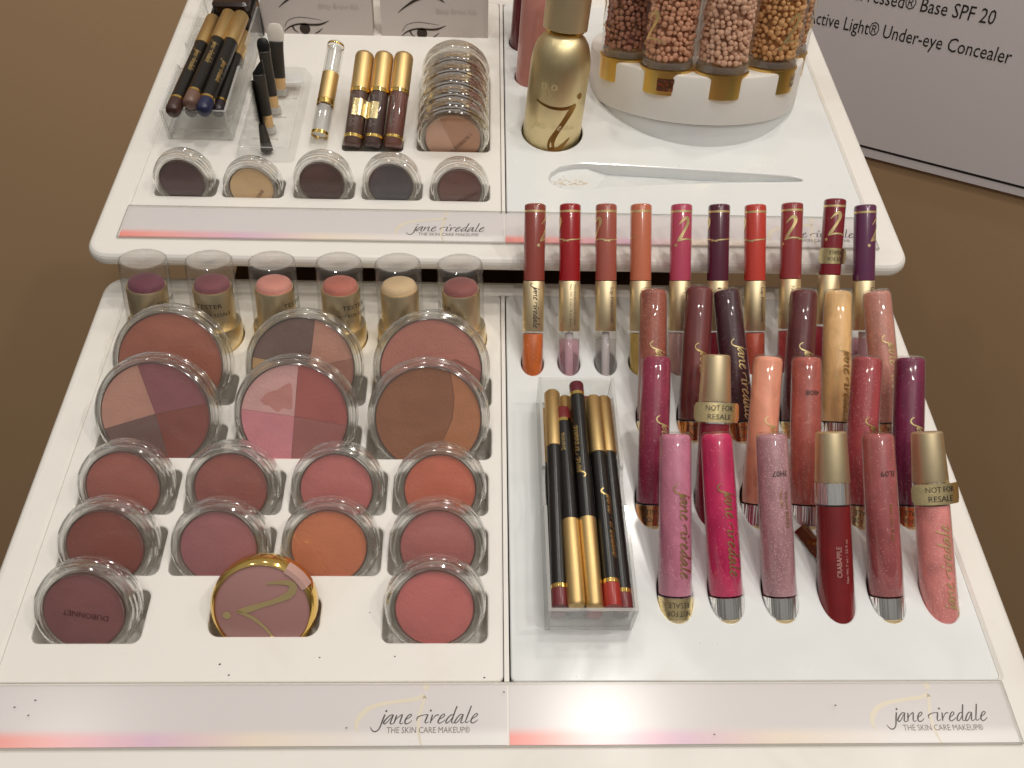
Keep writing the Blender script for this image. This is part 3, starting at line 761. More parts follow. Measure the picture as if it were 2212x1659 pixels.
# ------------------------------------------------------------------ lip gloss tubes
def tube_script(r0, z0, way='down', width=.044, phi=0.0, taper=0.0): return wrap(script(width, 22), r0, z0, phi, way, taper)
def collar_words(t, z0, z1, r, mat, ink):
    mb = MB(); n = 20
    for i in range(n+1):
        a = -1.45 + 2.9*i/n
        for z in (z0, z1): mb.v.append((r*math.sin(a), -r*math.cos(a), z))
    for i in range(n): mb.f.append((2*i, 2*i+2, 2*i+3, 2*i+1))
    o = part('sticker', mb.mesh('sticker', True), mat, t)
    c = (z0+z1)/2
    letters('sticker_lettering', [wrap(text('NOT FOR', .0027, .0125, True), r+.00008, c-.0008, .05, 'over'), wrap(text('RESALE', .0027, .0112, True), r+.00008, c+.0032, .05, 'over')], ink, o)
def flag_sticker(t, z0, z1, r):
    """foil sticker pressed round the front of a tube, both ends standing off at the sides"""
    mb = MB(); n = 22; wd = .0136; hh = (z1-z0)/2; zc = (z0+z1)/2
    RB = .0165
    def pos(u, v, off=0.0):
        ph = u/RB
        return ((RB+off)*math.sin(ph), -r - .0002 + RB - (RB+off)*math.cos(ph), zc+v)
    out = rrect(-wd, wd, -hh, hh, .0022, 4)
    grid = []
    for i in range(n+1):
        u = -wd + 2*wd*i/n
        e = max(0.0, abs(u)-(wd-.0022)); hv = hh-.0022 + math.sqrt(max(0, .0022**2-e**2)) if e > 0 else hh
        grid.append((u, hv))
    for u, hv in grid: mb.v += [pos(u, -hv), pos(u, 0), pos(u, hv)]
    for i in range(n):
        for j in range(2): mb.f.append((3*i+j, 3*i+3+j, 3*i+4+j, 3*i+1+j))
    o = part('sticker', mb.mesh('sticker', True), FOIL, t)
    pcs = []
    for s_, dz in (('NOT FOR', .0009), ('RESALE', -.0037)):
        v, f, w = text(s_, .0029, .0150 if s_ == 'NOT FOR' else .0128, True)
        pcs.append(([pos(x+.0005, y+dz, .00018) for x, y in v], f))
    letters('sticker_lettering', pcs, INK, o)
def gloss_tube(label, base, tip, c, glitter=0, upright=False, script_way=None, script_z=None, sticker=None, code=None, phi=0.0, name_text=None, group=None, seed=0, airy=False, sgold=None):
    b = Vector(base); tp = Vector(tip); L = (tp-b).length
    t = thing('lip_gloss_tube', label, 'lip gloss', axis_frame(b, tp), group)
    pm_ = gloss(rgb(*c), glitter, seed)
    if not upright:
        r0, r1 = .0085, .0078
        prof = [(0, 0), (r0-.0010, 0), (r0, .0006), (r1, L-.0026), (r1-.0006, L-.0010), (r1-.0018, L-.0001), (0, L)]
        inn = [(0, .0004), (r0-.0003, .0004), (r0-.0003, .002), (r1-.0003, L-.0036), (r1-.0010, L-.0018), (r1-.0024, L-.0011), (0, L-.0011)]
        part('tube', lathe('tube', prof, 40, angle=60), CLEAR, t); part('lip_colour', lathe('lip_colour', inn, 40, angle=60), pm_, t)
        part('collar', lathe('collar', [(.0080, -.0107), (.0086, -.0107), (.0086, -.0004), (.0080, -.0002)], 40), CHROME, t)
        part('cap', lathe('cap', [(.0080, -.0108), (.0083, -.0112), (.0086, -.0350), (.0078, -.0362), (0, -.0362)], 40), GOLDM, t)
        def rad(z): return r0 + (r1-r0)*z/L
        zz = L-.030
    else:
        zc = L-.0250; zk = L-.0358
        part('cap', lathe('cap', [(0, L), (.0066, L), (.0074, L-.0006), (.0085, zc+.0006), (.0083, zc), (.0075, zc)], 40), GOLDM, t)
        part('collar', lathe('collar', [(.0076, zc+.0001), (.0086, zc-.0002), (.0087, zk), (.0080, zk)], 40), CHROME, t)
        r0, r1 = .0092, .0083
        prof = [(0, -.030), (r0-.003, -.030), (r0-.0008, -.028), (r0, -.024), (r1, zk-.0003), (r1-.001, zk-.0001)]
        inn = [(0, -.0285), (r0-.004, -.0283), (r0-.0008, -.026), (r0-.0003, -.022), (r1-.0003, zk-.0010), (0, zk-.0010)]
        part('tube', lathe('tube', prof, 40, angle=60), CLEAR, t); part('lip_colour', lathe('lip_colour', inn, 40, angle=60), pm_, t)
        def rad(z): return r0 + (r1-r0)*(z+.024)/(zk+.024)
        zz = zk-.008
    tp_ = -(.0007)/L
    if script_way:
        z0 = script_z if script_z is not None else zz
        rr = rad(z0)+.00012
        letters('name_lettering', [wrap(script(.046, 24), rr, z0, phi, script_way, (r1-r0)/L)], sgold or PRINT, t)
    if name_text:
        pcs = []
        for s_, cap, w, z0, ph, way in name_text: pcs.append(wrap(text(s_, cap, w), rad(z0)+.00012, z0, ph, way, (r1-r0)/L))
        letters('shade_lettering', pcs, GOLDS if not upright else SILVERINK, t)
    if code: letters('stamp', [wrap(text(code, .0028, .0078, True), rad(L*.78)+.0001, L*.765, .1, 'over')], INK, t)
    if sticker == 'gold': collar_words(t, -.0108, -.0006, .00872, FOIL, INK)
    if sticker == 'copper': collar_words(t, -.0108, -.0006, .00872, COPPER, INK)
    if sticker == 'flag': flag_sticker(t, L-.0358, L-.0255, .00885)
    return t
SILVERINK = plastic('pale_ink', rgb(196, 150, 140), rough=.4)
def tip_of(x, y, L, dx, e, z=0.0):
    return (x+dx, y + L*math.cos(e), z + L*math.sin(e))
GR = 'lip gloss tubes in three rows'
GT = [ # label, dx, L, colour, glitter, kwargs
 ('bubblegum pink gloss tube with gold sticker at its foot, front row', -.0002, .0805, (208, 130, 156), .3, dict(script_way='down', script_z=.055, sticker='gold', phi=.12, sgold=DARKGOLD)),
 ('hot pink gloss tube with chrome collar, front row beside bubblegum pink', -.0053, .0808, (205, 44, 100), .25, dict(script_way='down', script_z=.056, phi=.05, sgold=DARKGOLD)),
 ('sparkling mauve gloss tube stamped 3H07, front row', -.0044, .0810, (186, 138, 146), 1.6, dict(code='3H07', name_text=[('SNOW BERRY', .0017, .0185, .052, .32, 'down'), ('Net Wt', .0016, .008, .052, -.02, 'down')])),
 ('deep red gloss tube with gold cap and silver collar lettered CRABAPPLE, front row', -.0028, .0812, (132, 20, 26), 0, dict(upright=True, name_text=[('CRABAPPLE', .0024, .0150, .010, -.02, 'up'), ('Net Wt 7 ml / .23 fl oz', .0014, .0215, .007, .38, 'up')])),
 ('dusty rose gloss tube with mirror collar stamped 3L09, front row', -.0044, .0814, (174, 94, 96), .5, dict(code='3L09', name_text=[('Net Wt 7 ml', .0016, .018, .046, .05, 'down')])),
 ('pink shimmer gloss tube with gold cap and foil sticker, right end of front row', -.0060, .0816, (236, 152, 148), .9, dict(upright=True, script_way='up', script_z=-.010, sticker='flag', phi=.45)),
]
for i, (lb, dx, L, c, g, kw) in enumerate(GT):
    gloss_tube(lb, (GX[i], .0432, 0), tip_of(GX[i], .0432, L, dx, E36), c, g, group=GR, seed=i*1.7, **kw)
MT = [
 ('magenta gloss tube with copper sticker at its foot, left end of middle row', .0022, .0792, (155, 50, 82), .5, dict(script_way='down', script_z=.047, sticker='copper', phi=.35)),
 ('dark red gloss tube with gold cap and NOT FOR RESALE foil, middle row', .0022, .0793, (140, 20, 48), .2, dict(upright=True, sticker='flag')),
 ('coral peach gloss tube with clear top, middle row', .0058, .0797, (246, 166, 138), 0, dict(script_way='down', script_z=.047, phi=.2)),
 ('copper rose shimmer gloss tube with stamped code, middle row', .0006, .0797, (184, 98, 88), .5, dict(code='4I08', name_text=[('BEACH PLUM', .0018, .0165, .040, .35, 'down')])),
 ('reddish rose glitter gloss tube, second from right in middle row', .0052, .0800, (172, 72, 78), .9, dict(script_way='down', script_z=.047, sticker='gold', phi=.15, sgold=DARKGOLD)),
 ('dark purple berry gloss tube, right end of middle row', .0020, .0800, (122, 36, 76), .3, dict(script_way='down', script_z=.047, sticker='copper', phi=.1)),
]
for i, (lb, dx, L, c, g, kw) in enumerate(MT):
    gloss_tube(lb, (MX[i], .0944, 0), tip_of(MX[i], .0944, L, dx, E36), c, g, group=GR, seed=20+i*1.7, **kw)
KT = [
 ('bronze pink glitter gloss tube, left end of the back gloss row', .0006, .0758, (160, 90, 74), 1.0, dict(script_way='down', script_z=.045, sticker='gold', phi=.05)),
 ('plain maroon gloss tube, second from left in the back gloss row', .0038, .0775, (120, 56, 56), 0, dict(script_way='down', script_z=.044, sticker='copper', phi=.1, sgold=DARKGOLD)),
 ('blackish plum gloss tube leaning left, back gloss row', -.0082, .0762, (74, 38, 48), .4, dict(script_way='down', script_z=.047, sticker='copper', phi=.1)),
 ('mahogany gloss tube, fourth from left in the back gloss row', .0050, .0764, (104, 46, 50), .2, dict(script_way='down', script_z=.045, sticker='gold', phi=0)),
 ('pale apricot gloss tube, back gloss row', .0015, .0763, (240, 196, 138), 0, dict(script_way='down', script_z=.045, phi=.15, sgold=DARKGOLD)),
 ('frosted pink beige gloss tube, right end of the back gloss row', -.0070, .0766, (202, 140, 126), .7, dict(script_way='down', script_z=.050, sticker='gold', phi=.05)),
]
for i, (lb, dx, L, c, g, kw) in enumerate(KT):
    gloss_tube(lb, (KX[i], .1480, 0), tip_of(KX[i], .1480, L, dx, E36), c, g, group=GR, seed=40+i*1.7, **kw)

# ------------------------------------------------------------------ double-ended lip tubes
FT = [ # name, cap colour, liquid colour (None = clear), dx, extra length, emblem angle
 ('brick rose', (146, 66, 56), (212, 112, 56), .0002, 0, 1.25), ('bright red', (158, 18, 28), 'lilac', -.0013, 0, -1.35), ('dusty terracotta', (166, 86, 72), 'clear', -.0021, 0, -.9),
 ('apricot brown', (198, 112, 82), (216, 180, 96), -.0022, 0, 2.4), ('raspberry pink', (186, 70, 96), (206, 166, 160), -.0014, 0, .25), ('blackberry', (84, 28, 50), (196, 56, 86), -.0021, 0, -1.5),
 ('coral red', (196, 62, 50), (196, 92, 72), -.0037, 0, -1.6), ('wine', (150, 56, 58), (206, 86, 88), -.0023, .0010, -.2), ('dark crimson', (126, 24, 38), (206, 76, 96), .0020, .0034, .0), ('violet plum', (96, 44, 80), 'lilac', -.0040, 0, .95)]
LILAC = clear('lilac_liquid', tint=(.90, .70, .76, 1), rough=.05, body=.25, bodycol=(.80, .55, .62, 1))
STEM = plastic('white_stem', rgb(232, 224, 226), rough=.4)
ord_ = ('first', 'second', 'third', 'fourth', 'fifth', 'sixth', 'seventh', 'eighth', 'ninth', 'tenth')
FW = {0: 'script', 2: 'Lip Fixation®', 4: 'Lip Fixation®', 6: 'Lip Fixation®', 7: 'FASCINATION', 5: 'FEVER', 9: 'Lip Fixation®', 1: 'fine'}
for i, (cn, c, lq, dx, ex, ga) in enumerate(FT):
    y = .1890 + i*.0003; L = .0932 + ex + i*.00012
    b = (FX[i], y, 0)
    t = thing('lip_tube', '%s double-ended lip tube with gold middle, %s from left in its row' % (cn, ord_[i]), 'lip tube', axis_frame(b, tip_of(FX[i], y, L, dx, E44)), 'double-ended lip tubes')
    z1 = L-.0446; z0 = z1-.0296; r = .0063
    part('cap', lathe('cap', [(0, L), (r-.0012, L), (r-.0003, L-.0006), (r, L-.0016), (r, z1+.0003), (r-.0008, z1)], 36), plastic('cap_lacquer', rgb(*c), rough=.22, coat=.6, var=.06, scale=500), t)
    part('sleeve', lathe('sleeve', [(r-.0002, z1-.0001), (r, z1-.0004), (r, z0+.0003), (r-.0002, z0)], 36), GOLDM, t)
    part('vial', lathe('vial', [(r-.0001, z0-.0001), (r, z0-.0006), (r, -.0085), (r-.001, -.0105), (r-.003, -.012), (0, -.0122)], 36, angle=60), CLEAR, t)
    top_ = z0-.0014 if not isinstance(lq, str) else z0-.0048
    inn = [(0, top_), (r-.0006, top_), (r-.0003, top_-.0004), (r-.0003, -.008), (r-.0020, -.0112), (0, -.0116)]
    lm = {'lilac': LILAC, 'clear': clear('clear_liquid', tint=(.93, .92, .92, 1), body=.10, bodycol=(.8, .78, .78, 1))}[lq] if isinstance(lq, str) else gloss(rgb(*lq), .2, i)
    part('liquid', lathe('liquid', inn, 36, angle=60), lm, t)
    if isinstance(lq, str):
        part('stem', lathe('stem', [(0, z0-.001), (.0024, z0-.001), (.0024, -.009), (0, -.010)], 20), STEM, t)
    pc = []
    band = lathe_vf([(r+.00006, L-.0050), (r+.00006, L-.0038)], 36); pc.append(band)
    gv, gf, gw = glyph(.0165, 1.25)
    pc.append(wrap((gv, gf), r+.00012, L-.0165, ga, 'over'))
    swv, swf = [], []
    ribbon(swv, swf, [(0, 0, .6), (.005, .0007, .8), (.011, .0012, .7), (.017, .0028, .5)], .0009); pc.append(wrap((swv, [q[::-1] for q in swf]), r+.00010, L-.0215, ga+.55, 'across'))
    letters('emblem', pc, PRINT, t)
    w = FW.get(i)
    if w == 'script': letters('lettering', [wrap(script(.0262, 30), r+.0001, z1-.0012, -.05, 'down')], INK, t)
    elif w == 'fine': letters('lettering', [wrap(text('You Are the One 2.75 ml Each', .0012, .024), r+.0001, z1-.002, .35, 'down'), wrap(text('Net Wt. 3 ml/.1 fl oz (Each)', .0012, .025), r+.0001, z1-.002, -.05, 'down')], INK, t)
    elif w: letters('lettering', [wrap(text(w, .0021, .0205), r+.0001, z1-.004, .32 if w[0] == 'L' else -.25, 'down')], INK, t)
    if i == 8:      # foil sticker wrapped under the cap, ends standing off
        mbs = MB(); nn_ = 18; wd = .0098; hh = .0046; zc = L-.0335
        for q in range(nn_+1):
            u = -wd + 2*wd*q/nn_; e_ = max(0.0, abs(u)-(wd-.002)); hv = hh-.002+math.sqrt(max(0, .002**2-e_**2)) if e_ > 0 else hh
            ph = max(-1.1, min(1.1, u/(r+.0002))); x = (r+.0002)*math.sin(ph); yy = -(r+.0002)*math.cos(ph)
            over = abs(u)-1.1*(r+.0002)
            if over > 0: x += math.copysign(over*.9, u); yy += over*.3
            mbs.v += [(x, yy, zc-hv), (x, yy, zc+hv)]
        for q in range(nn_): mbs.f.append((2*q, 2*q+2, 2*q+3, 2*q+1))
        so = part('sticker', mbs.mesh('sticker', True), FOIL, t)
        letters('sticker_lettering', [wrap(text('NOT FOR', .0022, .0105, True), r+.0004, zc-.0006, .1, 'over'), wrap(text('RESALE', .0022, .0095, True), r+.0004, zc+.0030, .1, 'over')], INK, so)

# ------------------------------------------------------------------ clear pencil boxes
def pencil_box(label, x0, x1, y0, y1, z0, hgt, notch, foot=0.0):
    t = thing('pencil_box', label, 'pencil box', Matrix.Translation((x0, y0, z0)), 'clear acrylic pencil boxes')
    w, d = x1-x0, y1-y0; th = .0016
    def wall(nm, pts, org, ux, uy, nrm):
        # pts: outline in (along, up); extruded by th along nrm
        mb = MB(); o = Vector(org); ux = Vector(ux); uy = Vector(uy); nv = Vector(nrm)*th
        v, f = fill_loops(pts, [])
        fr = [o + ux*p[0] + uy*p[1] for p in v]; bk = [p + nv for p in fr]
        mb.add(fr, f); mb.add(bk, [q[::-1] for q in f])
        part(nm, mb.mesh(nm, False), CLEARB, t)
        mb = MB(); a = [o + ux*p[0] + uy*p[1] for p in pts]; n = len(a)
        mb.v = [tuple(p) for p in a] + [tuple(p + nv) for p in a]
        mb.f = [(i, (i+1) % n, n + (i+1) % n, n+i) for i in range(n)]
        return part(nm + '_edge', mb.mesh(nm + '_edge', False), EDGEW, t)
    n0, n1, nd = notch
    nt = []
    for k in range(9):
        a = PI + PI*k/8; nt.append(((n0+n1)/2 + (n1-n0)/2*math.cos(a)*-1*-1, hgt + nd*math.sin(a)))
    side = [(0, 0), (d, 0), (d, hgt)] + [(p[0], p[1]) for p in nt[::-1]] + [(0, hgt)]
    wall('side_wall', side, (0, 0, 0), (0, 1, 0), (0, 0, 1), (1, 0, 0))
    wall('side_wall', side, (w-th, 0, 0), (0, 1, 0), (0, 0, 1), (1, 0, 0))
    e = th
    wall('front_wall', [(e, 0), (w-e, 0), (w-e, hgt), (e, hgt)], (0, 0, 0), (1, 0, 0), (0, 0, 1), (0, 1, 0))
    wall('back_wall', [(e, 0), (w-e, 0), (w-e, hgt), (e, hgt)], (0, d-th, 0), (1, 0, 0), (0, 0, 1), (0, 1, 0))
    wall('floor_sheet', [(e, e), (w-e, e), (w-e, d-e), (e, d-e)], (0, 0, foot), (1, 0, 0), (0, 1, 0), (0, 0, 1))
    return t
EDGEW = clear('polished_edge', tint=(.88, .88, .87, 1), rough=.06, body=.35, bodycol=(.86, .85, .82, 1))
pencil_box('clear open box of lip pencils on the lower tray', .0180, .0600, .0245, .1600, .0004, .0235, (.055, .078, .006))
pencil_box('raised clear box of eye pencils on the upper tray', -.2245, -.1815, .3510, .4900, H+.0004, .0225, (.052, .078, .008), foot=.006)

def pencil(label, a, b, r, tipc, cap_len, tip_len, group, flip=False, words=None, name='lip_pencil', cat='pencil', round_tip=False):
    """a = gold-capped end, b = coloured end"""
    A = Vector(a); B = Vector(b); L = (A-B).length
    t = thing(name, label, cat, axis_frame(B, A), group)
    tc = plastic('pencil_end', rgb(*tipc), rough=.30)
    if round_tip:
        tp_ = [(0, 0), (r*.55, .0003), (r*.88, .0014), (r*1.0, .0036), (r, tip_len)]
    else:
        tp_ = [(0, 0), (r*.93, 0), (r, .0006), (r, tip_len)]
    part('coloured_end', lathe('coloured_end', tp_, 28, angle=60 if round_tip else 35), tc, t)
    part('band', lathe('band', [(r-.0002, tip_len), (r+.0001, tip_len+.0001), (r+.0001, tip_len+.0021), (r-.0002, tip_len+.0022)], 28), GOLDS, t)
    part('barrel', lathe('barrel', [(r, tip_len+.0022), (r, L-cap_len), (r-.0006, L-cap_len)], 28), BLACK, t)
    part('cap', lathe('cap', [(r-.0005, L-cap_len), (r+.0004, L-cap_len+.0003), (r+.0004, L-.0012), (r-.0004, L), (0, L)], 28), GOLD, t)
    if words:
        pc = []
        for s_, z, ph, way, w in words:
            if s_ == 'script': pc.append(wrap(script(w, 36), r+.0001, z, ph, way))
            else: pc.append(wrap(text(s_, .0024, w), r+.0001, z, ph, way))
        letters('lettering', pc, DARKGOLD, t)
    return t
RP = .0040
LP = 'lip pencils in the clear box'
zt_ = .0178
def pt(x, y, z): return (x*.001, y*.001, z*.001)
pencil('lip pencil with maroon end towards the viewer, along the left wall of the box', pt(25.6, 153.5, 18.2), pt(24.2, 28.6, 17.8), RP, (110, 42, 46), .0365, .0088, LP)
pencil('lip pencil lettered Sienna with brown-red end at the back', pt(31.6, 28.2, 20.6), pt(31.0, 142.0, 18.2), RP, (112, 36, 36), .0450, .0076, LP, words=[('Sienna', .0290, .15, 'down', .0110)])
pencil('topmost lip pencil with script name and dark maroon end at the back', pt(40.1, 28.0, 19.5), pt(39.0, 157.0, 21.4), RP, (92, 24, 38), .0460, .0066, LP, words=[('script', .0610, .45, 'down', .0320)])
pencil('lip pencil with bright red end towards the viewer', pt(48.0, 149.5, 18.6), pt(48.9, 28.2, 19.0), RP+.0002, (160, 46, 38), .0370, .0112, LP, words=[('script', .0620, .45, 'down', .0380)])
pencil('lip pencil with thin maroon end against the right wall of the box', pt(54.2, 152.0, 14.8), pt(55.0, 28.6, 15.2), RP, (116, 44, 48), .0370, .0075, LP)
lows = [('lower lip pencil with mauve end under the left stack', 24.0, (136, 84, 92), 0), ('lower lip pencil with charcoal end under the gold caps', 32.5, (62, 54, 58), 0), ('lower lip pencil with pinkish red end under the gold caps', 41.4, (176, 70, 80), 0), ('lower lip pencil with brownish plum end in the right corner of the box', 54.4, (92, 58, 66), 0)]
for k, (lb, x, c, _) in enumerate(lows):
    pencil(lb, pt(x+.4, 150+k, 6.4), pt(x, 29.2, 6.4), RP, c, .0365, .0085, LP)
pencil('lip pencil with gold cap half hidden behind the brown-red one', pt(33.4, 154.5, 11.6), pt(28.5, 30.0, 13.0), RP-.0004, (128, 70, 80), .0365, .0085, LP)
pencil('lip pencil whose dark red end peeks out behind the topmost one', pt(45.5, 30.2, 12.2), pt(44.4, 152.5, 13.6), RP-.0004, (120, 34, 46), .0365, .0075, LP)
# chunky eye pencils
EP = 'eye pencils in the raised clear box'
RE = .0048
pencil('chunky eye pencil with dark brown rounded end, leftmost', pt(-207.5, 452, 60.5), pt(-213.6, 343.5, 58.5), RE, (66, 42, 36), .034, .0115, EP, name='eye_pencil', round_tip=True, words=[('script', .066, .1, 'down', .025)])
pencil('chunky eye pencil with taupe rounded end', pt(-195.6, 453, 64.0), pt(-203.3, 349.0, 60.5), RE, (112, 84, 72), .034, .0115, EP, name='eye_pencil', round_tip=True, words=[('script', .066, .1, 'down', .025)])
pencil('chunky eye pencil with navy blue rounded end', pt(-187.6, 454, 62.5), pt(-194.5, 345.0, 58.5), RE, (34, 38, 70), .034, .0115, EP, name='eye_pencil', round_tip=True, words=[('script', .052, .5, 'down', .024)])
pencil('chunky eye pencil with black-plum end, lower right under the navy one', pt(-186.8, 447, 52.5), pt(-188.2, 353.5, 52.0), RE-.0004, (38, 28, 34), .030, .0100, EP, name='eye_pencil', round_tip=True)
pencil('chunky eye pencil with dark maroon end, lying beneath the brown and taupe ones', pt(-204.0, 446, 51.0), pt(-206.0, 354.0, 51.0), RE-.0006, (58, 30, 30), .030, .0100, EP, name='eye_pencil', round_tip=True)

# dark sharpener at the back of the raised box, seen through the acrylic
t = thing('sharpener', 'dark brown sharpener block at the back of the eye pencil box', 'sharpener', Matrix.Translation((-.1965, .4700, H+.010)))
mb = MB(); a_ = rrect(-.0130, .0130, -.0110, .0090, .004); walls(mb, a_, 0, a_, .024); i_ = offset(a_, -.002); walls(mb, a_, .024, i_, .026); v_, f_ = fill_loops(i_, []); mb.add([(p[0], p[1], .026) for p in v_], f_)
part('body', mb.mesh('body', True), plastic('dark_brown_plastic', rgb(44, 30, 24), rough=.2), t)
mb = MB(); mb.add(*box_vf(-.0145, .0145, -.0125, .0100, .016, .0185)); part('flange', mb.mesh('flange', False), BLACK, t)

# ------------------------------------------------------------------ brushes in their acrylic stand
t = thing('brush_stand', 'low clear acrylic block holding four short brushes', 'brush stand', Matrix.Translation((-.1575, .3720, H)))
mb = MB(); lo_ = rrect(-.0195, .0195, -.0430, .0560, .003, 4); hi_ = rrect(-.0165, .0165, -.0385, .0530, .003, 4)
walls(mb, lo_, .0006, hi_, .0085); v_, f_ = fill_loops(hi_, []); mb.add([(p[0], p[1], .0085) for p in v_], f_)
part('block', mb.mesh('block', True, 30), CLEARB, t)
mb = MB(); walls(mb, offset(hi_, .0001), .0083, offset(hi_, -.0007), .0087)
part('block_edge', mb.mesh('block_edge', False), EDGEW, t)
pcs = []
for s_, y in (('Eye Liner', .0375), ('Eye Contour', .0160), ('Angle', -.0055), ('Deluxe Spoolie', -.0290)):
    pcs.append(flat(text(s_, .0019, None, True), .0088, (.0075 if s_ != 'Deluxe Spoolie' else 0, y), PI))
letters('lettering', pcs, GREYINK, t)
mb = MB(); mb.add(*box_vf(-.0150, .0150, .0330, .0445, .0087, .0089)); part('label_strip', mb.mesh('label_strip', False), plastic('grey_label', rgb(214, 212, 208), rough=.4), t)
BR = 'short eye brushes in the clear stand'
def brush(label, base, tip, r, head, sock_dx=0.0):
    b = Vector(base); tp = Vector(tip); L = (tp-b).length
    t = thing('eye_brush', label, 'brush', axis_frame(b, tp), BR)
    if head != 'spoolie': part('handle_end', lathe('handle_end', [(0, .0005), (r*.92, .0005), (r*.95, .0085), (r*.9, .009)], 24), TAN, t)
    hl = {'flat': .0115, 'dome': .0085, 'angle': .0100, 'spoolie': .0}[head]
    if head != 'spoolie':
        k = 1.35 if head == 'flat' else 1.12
        v, f = lathe_vf([(r*.95, .0085), (r, .0092), (r, L*.60), (r*1.02, L-hl-.0004), (r*.9, L-hl)], 28)
        v = [(x*(1+(k-1)*max(0, (z/L-.5)*2)), y*(1-(.55 if head == 'flat' else .3)*max(0, (z/L-.45)/.55)), z) for x, y, z in v]
        part('ferrule', mesh('ferrule', v, f), CHARCOAL, t)
        v, f = lathe_vf([(r*.95, L-hl), (r*1.02, L-hl*.6), (r*.92, L-hl*.25), (r*.6, L-hl*.04), (0, L)] if head != 'angle' else [(r*.95, L-hl), (r*.95, L-hl*.05), (r*.6, L), (0, L)], 28)
        v = [(x*k, y*(.45 if head == 'flat' else .65), z - (max(0, (z-(L-hl)))*(.5-.5*x/r)*.95 if head == 'angle' else 0)) for x, y, z in v]
        part('bristles', mesh('bristles', v, f), plastic('white_bristle', rgb(222, 214, 202), rough=.7, bump=.6, bscale=1600) if head == 'flat' else BRISTLE, t)
        part('socket', lathe('socket', [(r*1.0, -.003), (r*1.25, -.003), (r*1.25, .0010), (r*1.0, .0010)], 24, close=True), EDGEW, t)
    else:
        part('grip', lathe('grip', [(0, -.002), (.0040, -.002), (.0040, -.0002), (.0039, 0), (.0022, L*.36), (.0012, L*.38)], 24), CHARCOAL, t)
        part('wire', lathe('wire', [(.0009, L*.36), (.0008, L), (0, L+.0003)], 10), BLACK, t)
        mbb = MB(); random.seed(11); n = 1500
        for q in range(n):
            tq = q/n; z = L*.37 + tq*L*.63; a = q*2.399963; rr = (.0051 if .06 < tq < .93 else .0036)*random.uniform(.85, 1.06)
            dz = random.uniform(-.0006, .0006); w_ = .00024
            c_, s_ = math.cos(a), math.sin(a)
            mbb.add([(0.0006*c_ - w_*s_, .0006*s_ + w_*c_, z), (.0006*c_ + w_*s_, .0006*s_ - w_*c_, z), (rr*c_, rr*s_, z+dz)], [(0, 1, 2)])
        part('bristles', mbb.mesh('bristles', False), BRISTLE, t, kind='stuff')
    return t
def brush_at(label, B, L, dx, head, r):
    e = math.radians(70); b = (B[0], B[1], H)
    return brush(label, (b[0], b[1], H+.004), (b[0]+dx, b[1]+L*math.cos(e), H + L*math.sin(e)), r, head)
brush_at('flat brush with white bristles, rearmost in the clear stand', (-.1574, .4039), .0478, .0009, 'flat', .0042)
brush_at('round-tipped black brush, second from the back', (-.1585, .3822), .0496, -.0028, 'dome', .0037)
brush_at('slanted black brush, second from the front', (-.1588, .3604), .0485, -.0031, 'angle', .0038)
brush_at('black spiral mascara brush at the front of the stand', (-.1570, .3392), .0465, -.0034, 'spoolie', .0037)

# ------------------------------------------------------------------ brow gel and lash tubes
E25 = math.radians(27)
def lie(x, y, L, dx, z): return (x, y, z), (x+dx, y + L*math.cos(E25), z + L*math.sin(E25))
a_, b_ = lie(-.1247, .3445, .0775, .0098, H+.0008)
t = thing('brow_gel', 'clear double-ended gel tube with gold middle', 'gel tube', axis_frame(a_, b_))
r = .0057; L = .0775
part('sleeve', lathe('sleeve', [(r-.0003, .034), (r, .0342), (r, .0538), (r-.0003, .054)], 32), GOLD, t)
part('band', lathe('band', [(r, .0305), (r+.0002, .0306), (r+.0002, .0338), (r, .0339)], 32), GOLDS, t)
part('band', lathe('band', [(r, .0085), (r+.0002, .0086), (r+.0002, .0108), (r, .0109)], 32), GOLDS, t)
part('tube', lathe('tube', [(0, 0), (r-.0012, 0), (r-.0002, .0012), (r, .002), (r, .0305)], 32, angle=50), CLEAR, t)
part('tube', lathe('tube', [(r, .0539), (r, L-.002), (r-.0004, L-.0007), (r-.0014, L), (0, L)], 32, angle=50), CLEAR, t)
GEL = clear('clear_gel', tint=(.95, .95, .94, 1), body=.42, rough=.1, bodycol=(.84, .83, .81, 1))
part('gel', lathe('gel', [(0, .010), (r-.0010, .010), (r-.0010, .0300), (0, .0300)], 28), GEL, t)
part('gel', lathe('gel', [(0, .0545), (r-.0010, .0545), (r-.0010, L-.004), (0, L-.0035)], 28), GEL, t)
part('end_ring', lathe('end_ring', [(r-.0001, L-.0016), (r+.00015, L-.0020), (r+.00015, L-.0030), (r-.0001, L-.0032)], 28), GOLDS, t)
LT = 'brown lash tubes with gold caps'
cols_ = [((98, 70, 62), 'taupe brown lash tube with gold cap, left of three'), ((86, 62, 58), 'dark brown lash tube with gold cap, middle of three'), ((122, 76, 66), 'reddish brown lash tube with gold cap, right of three')]
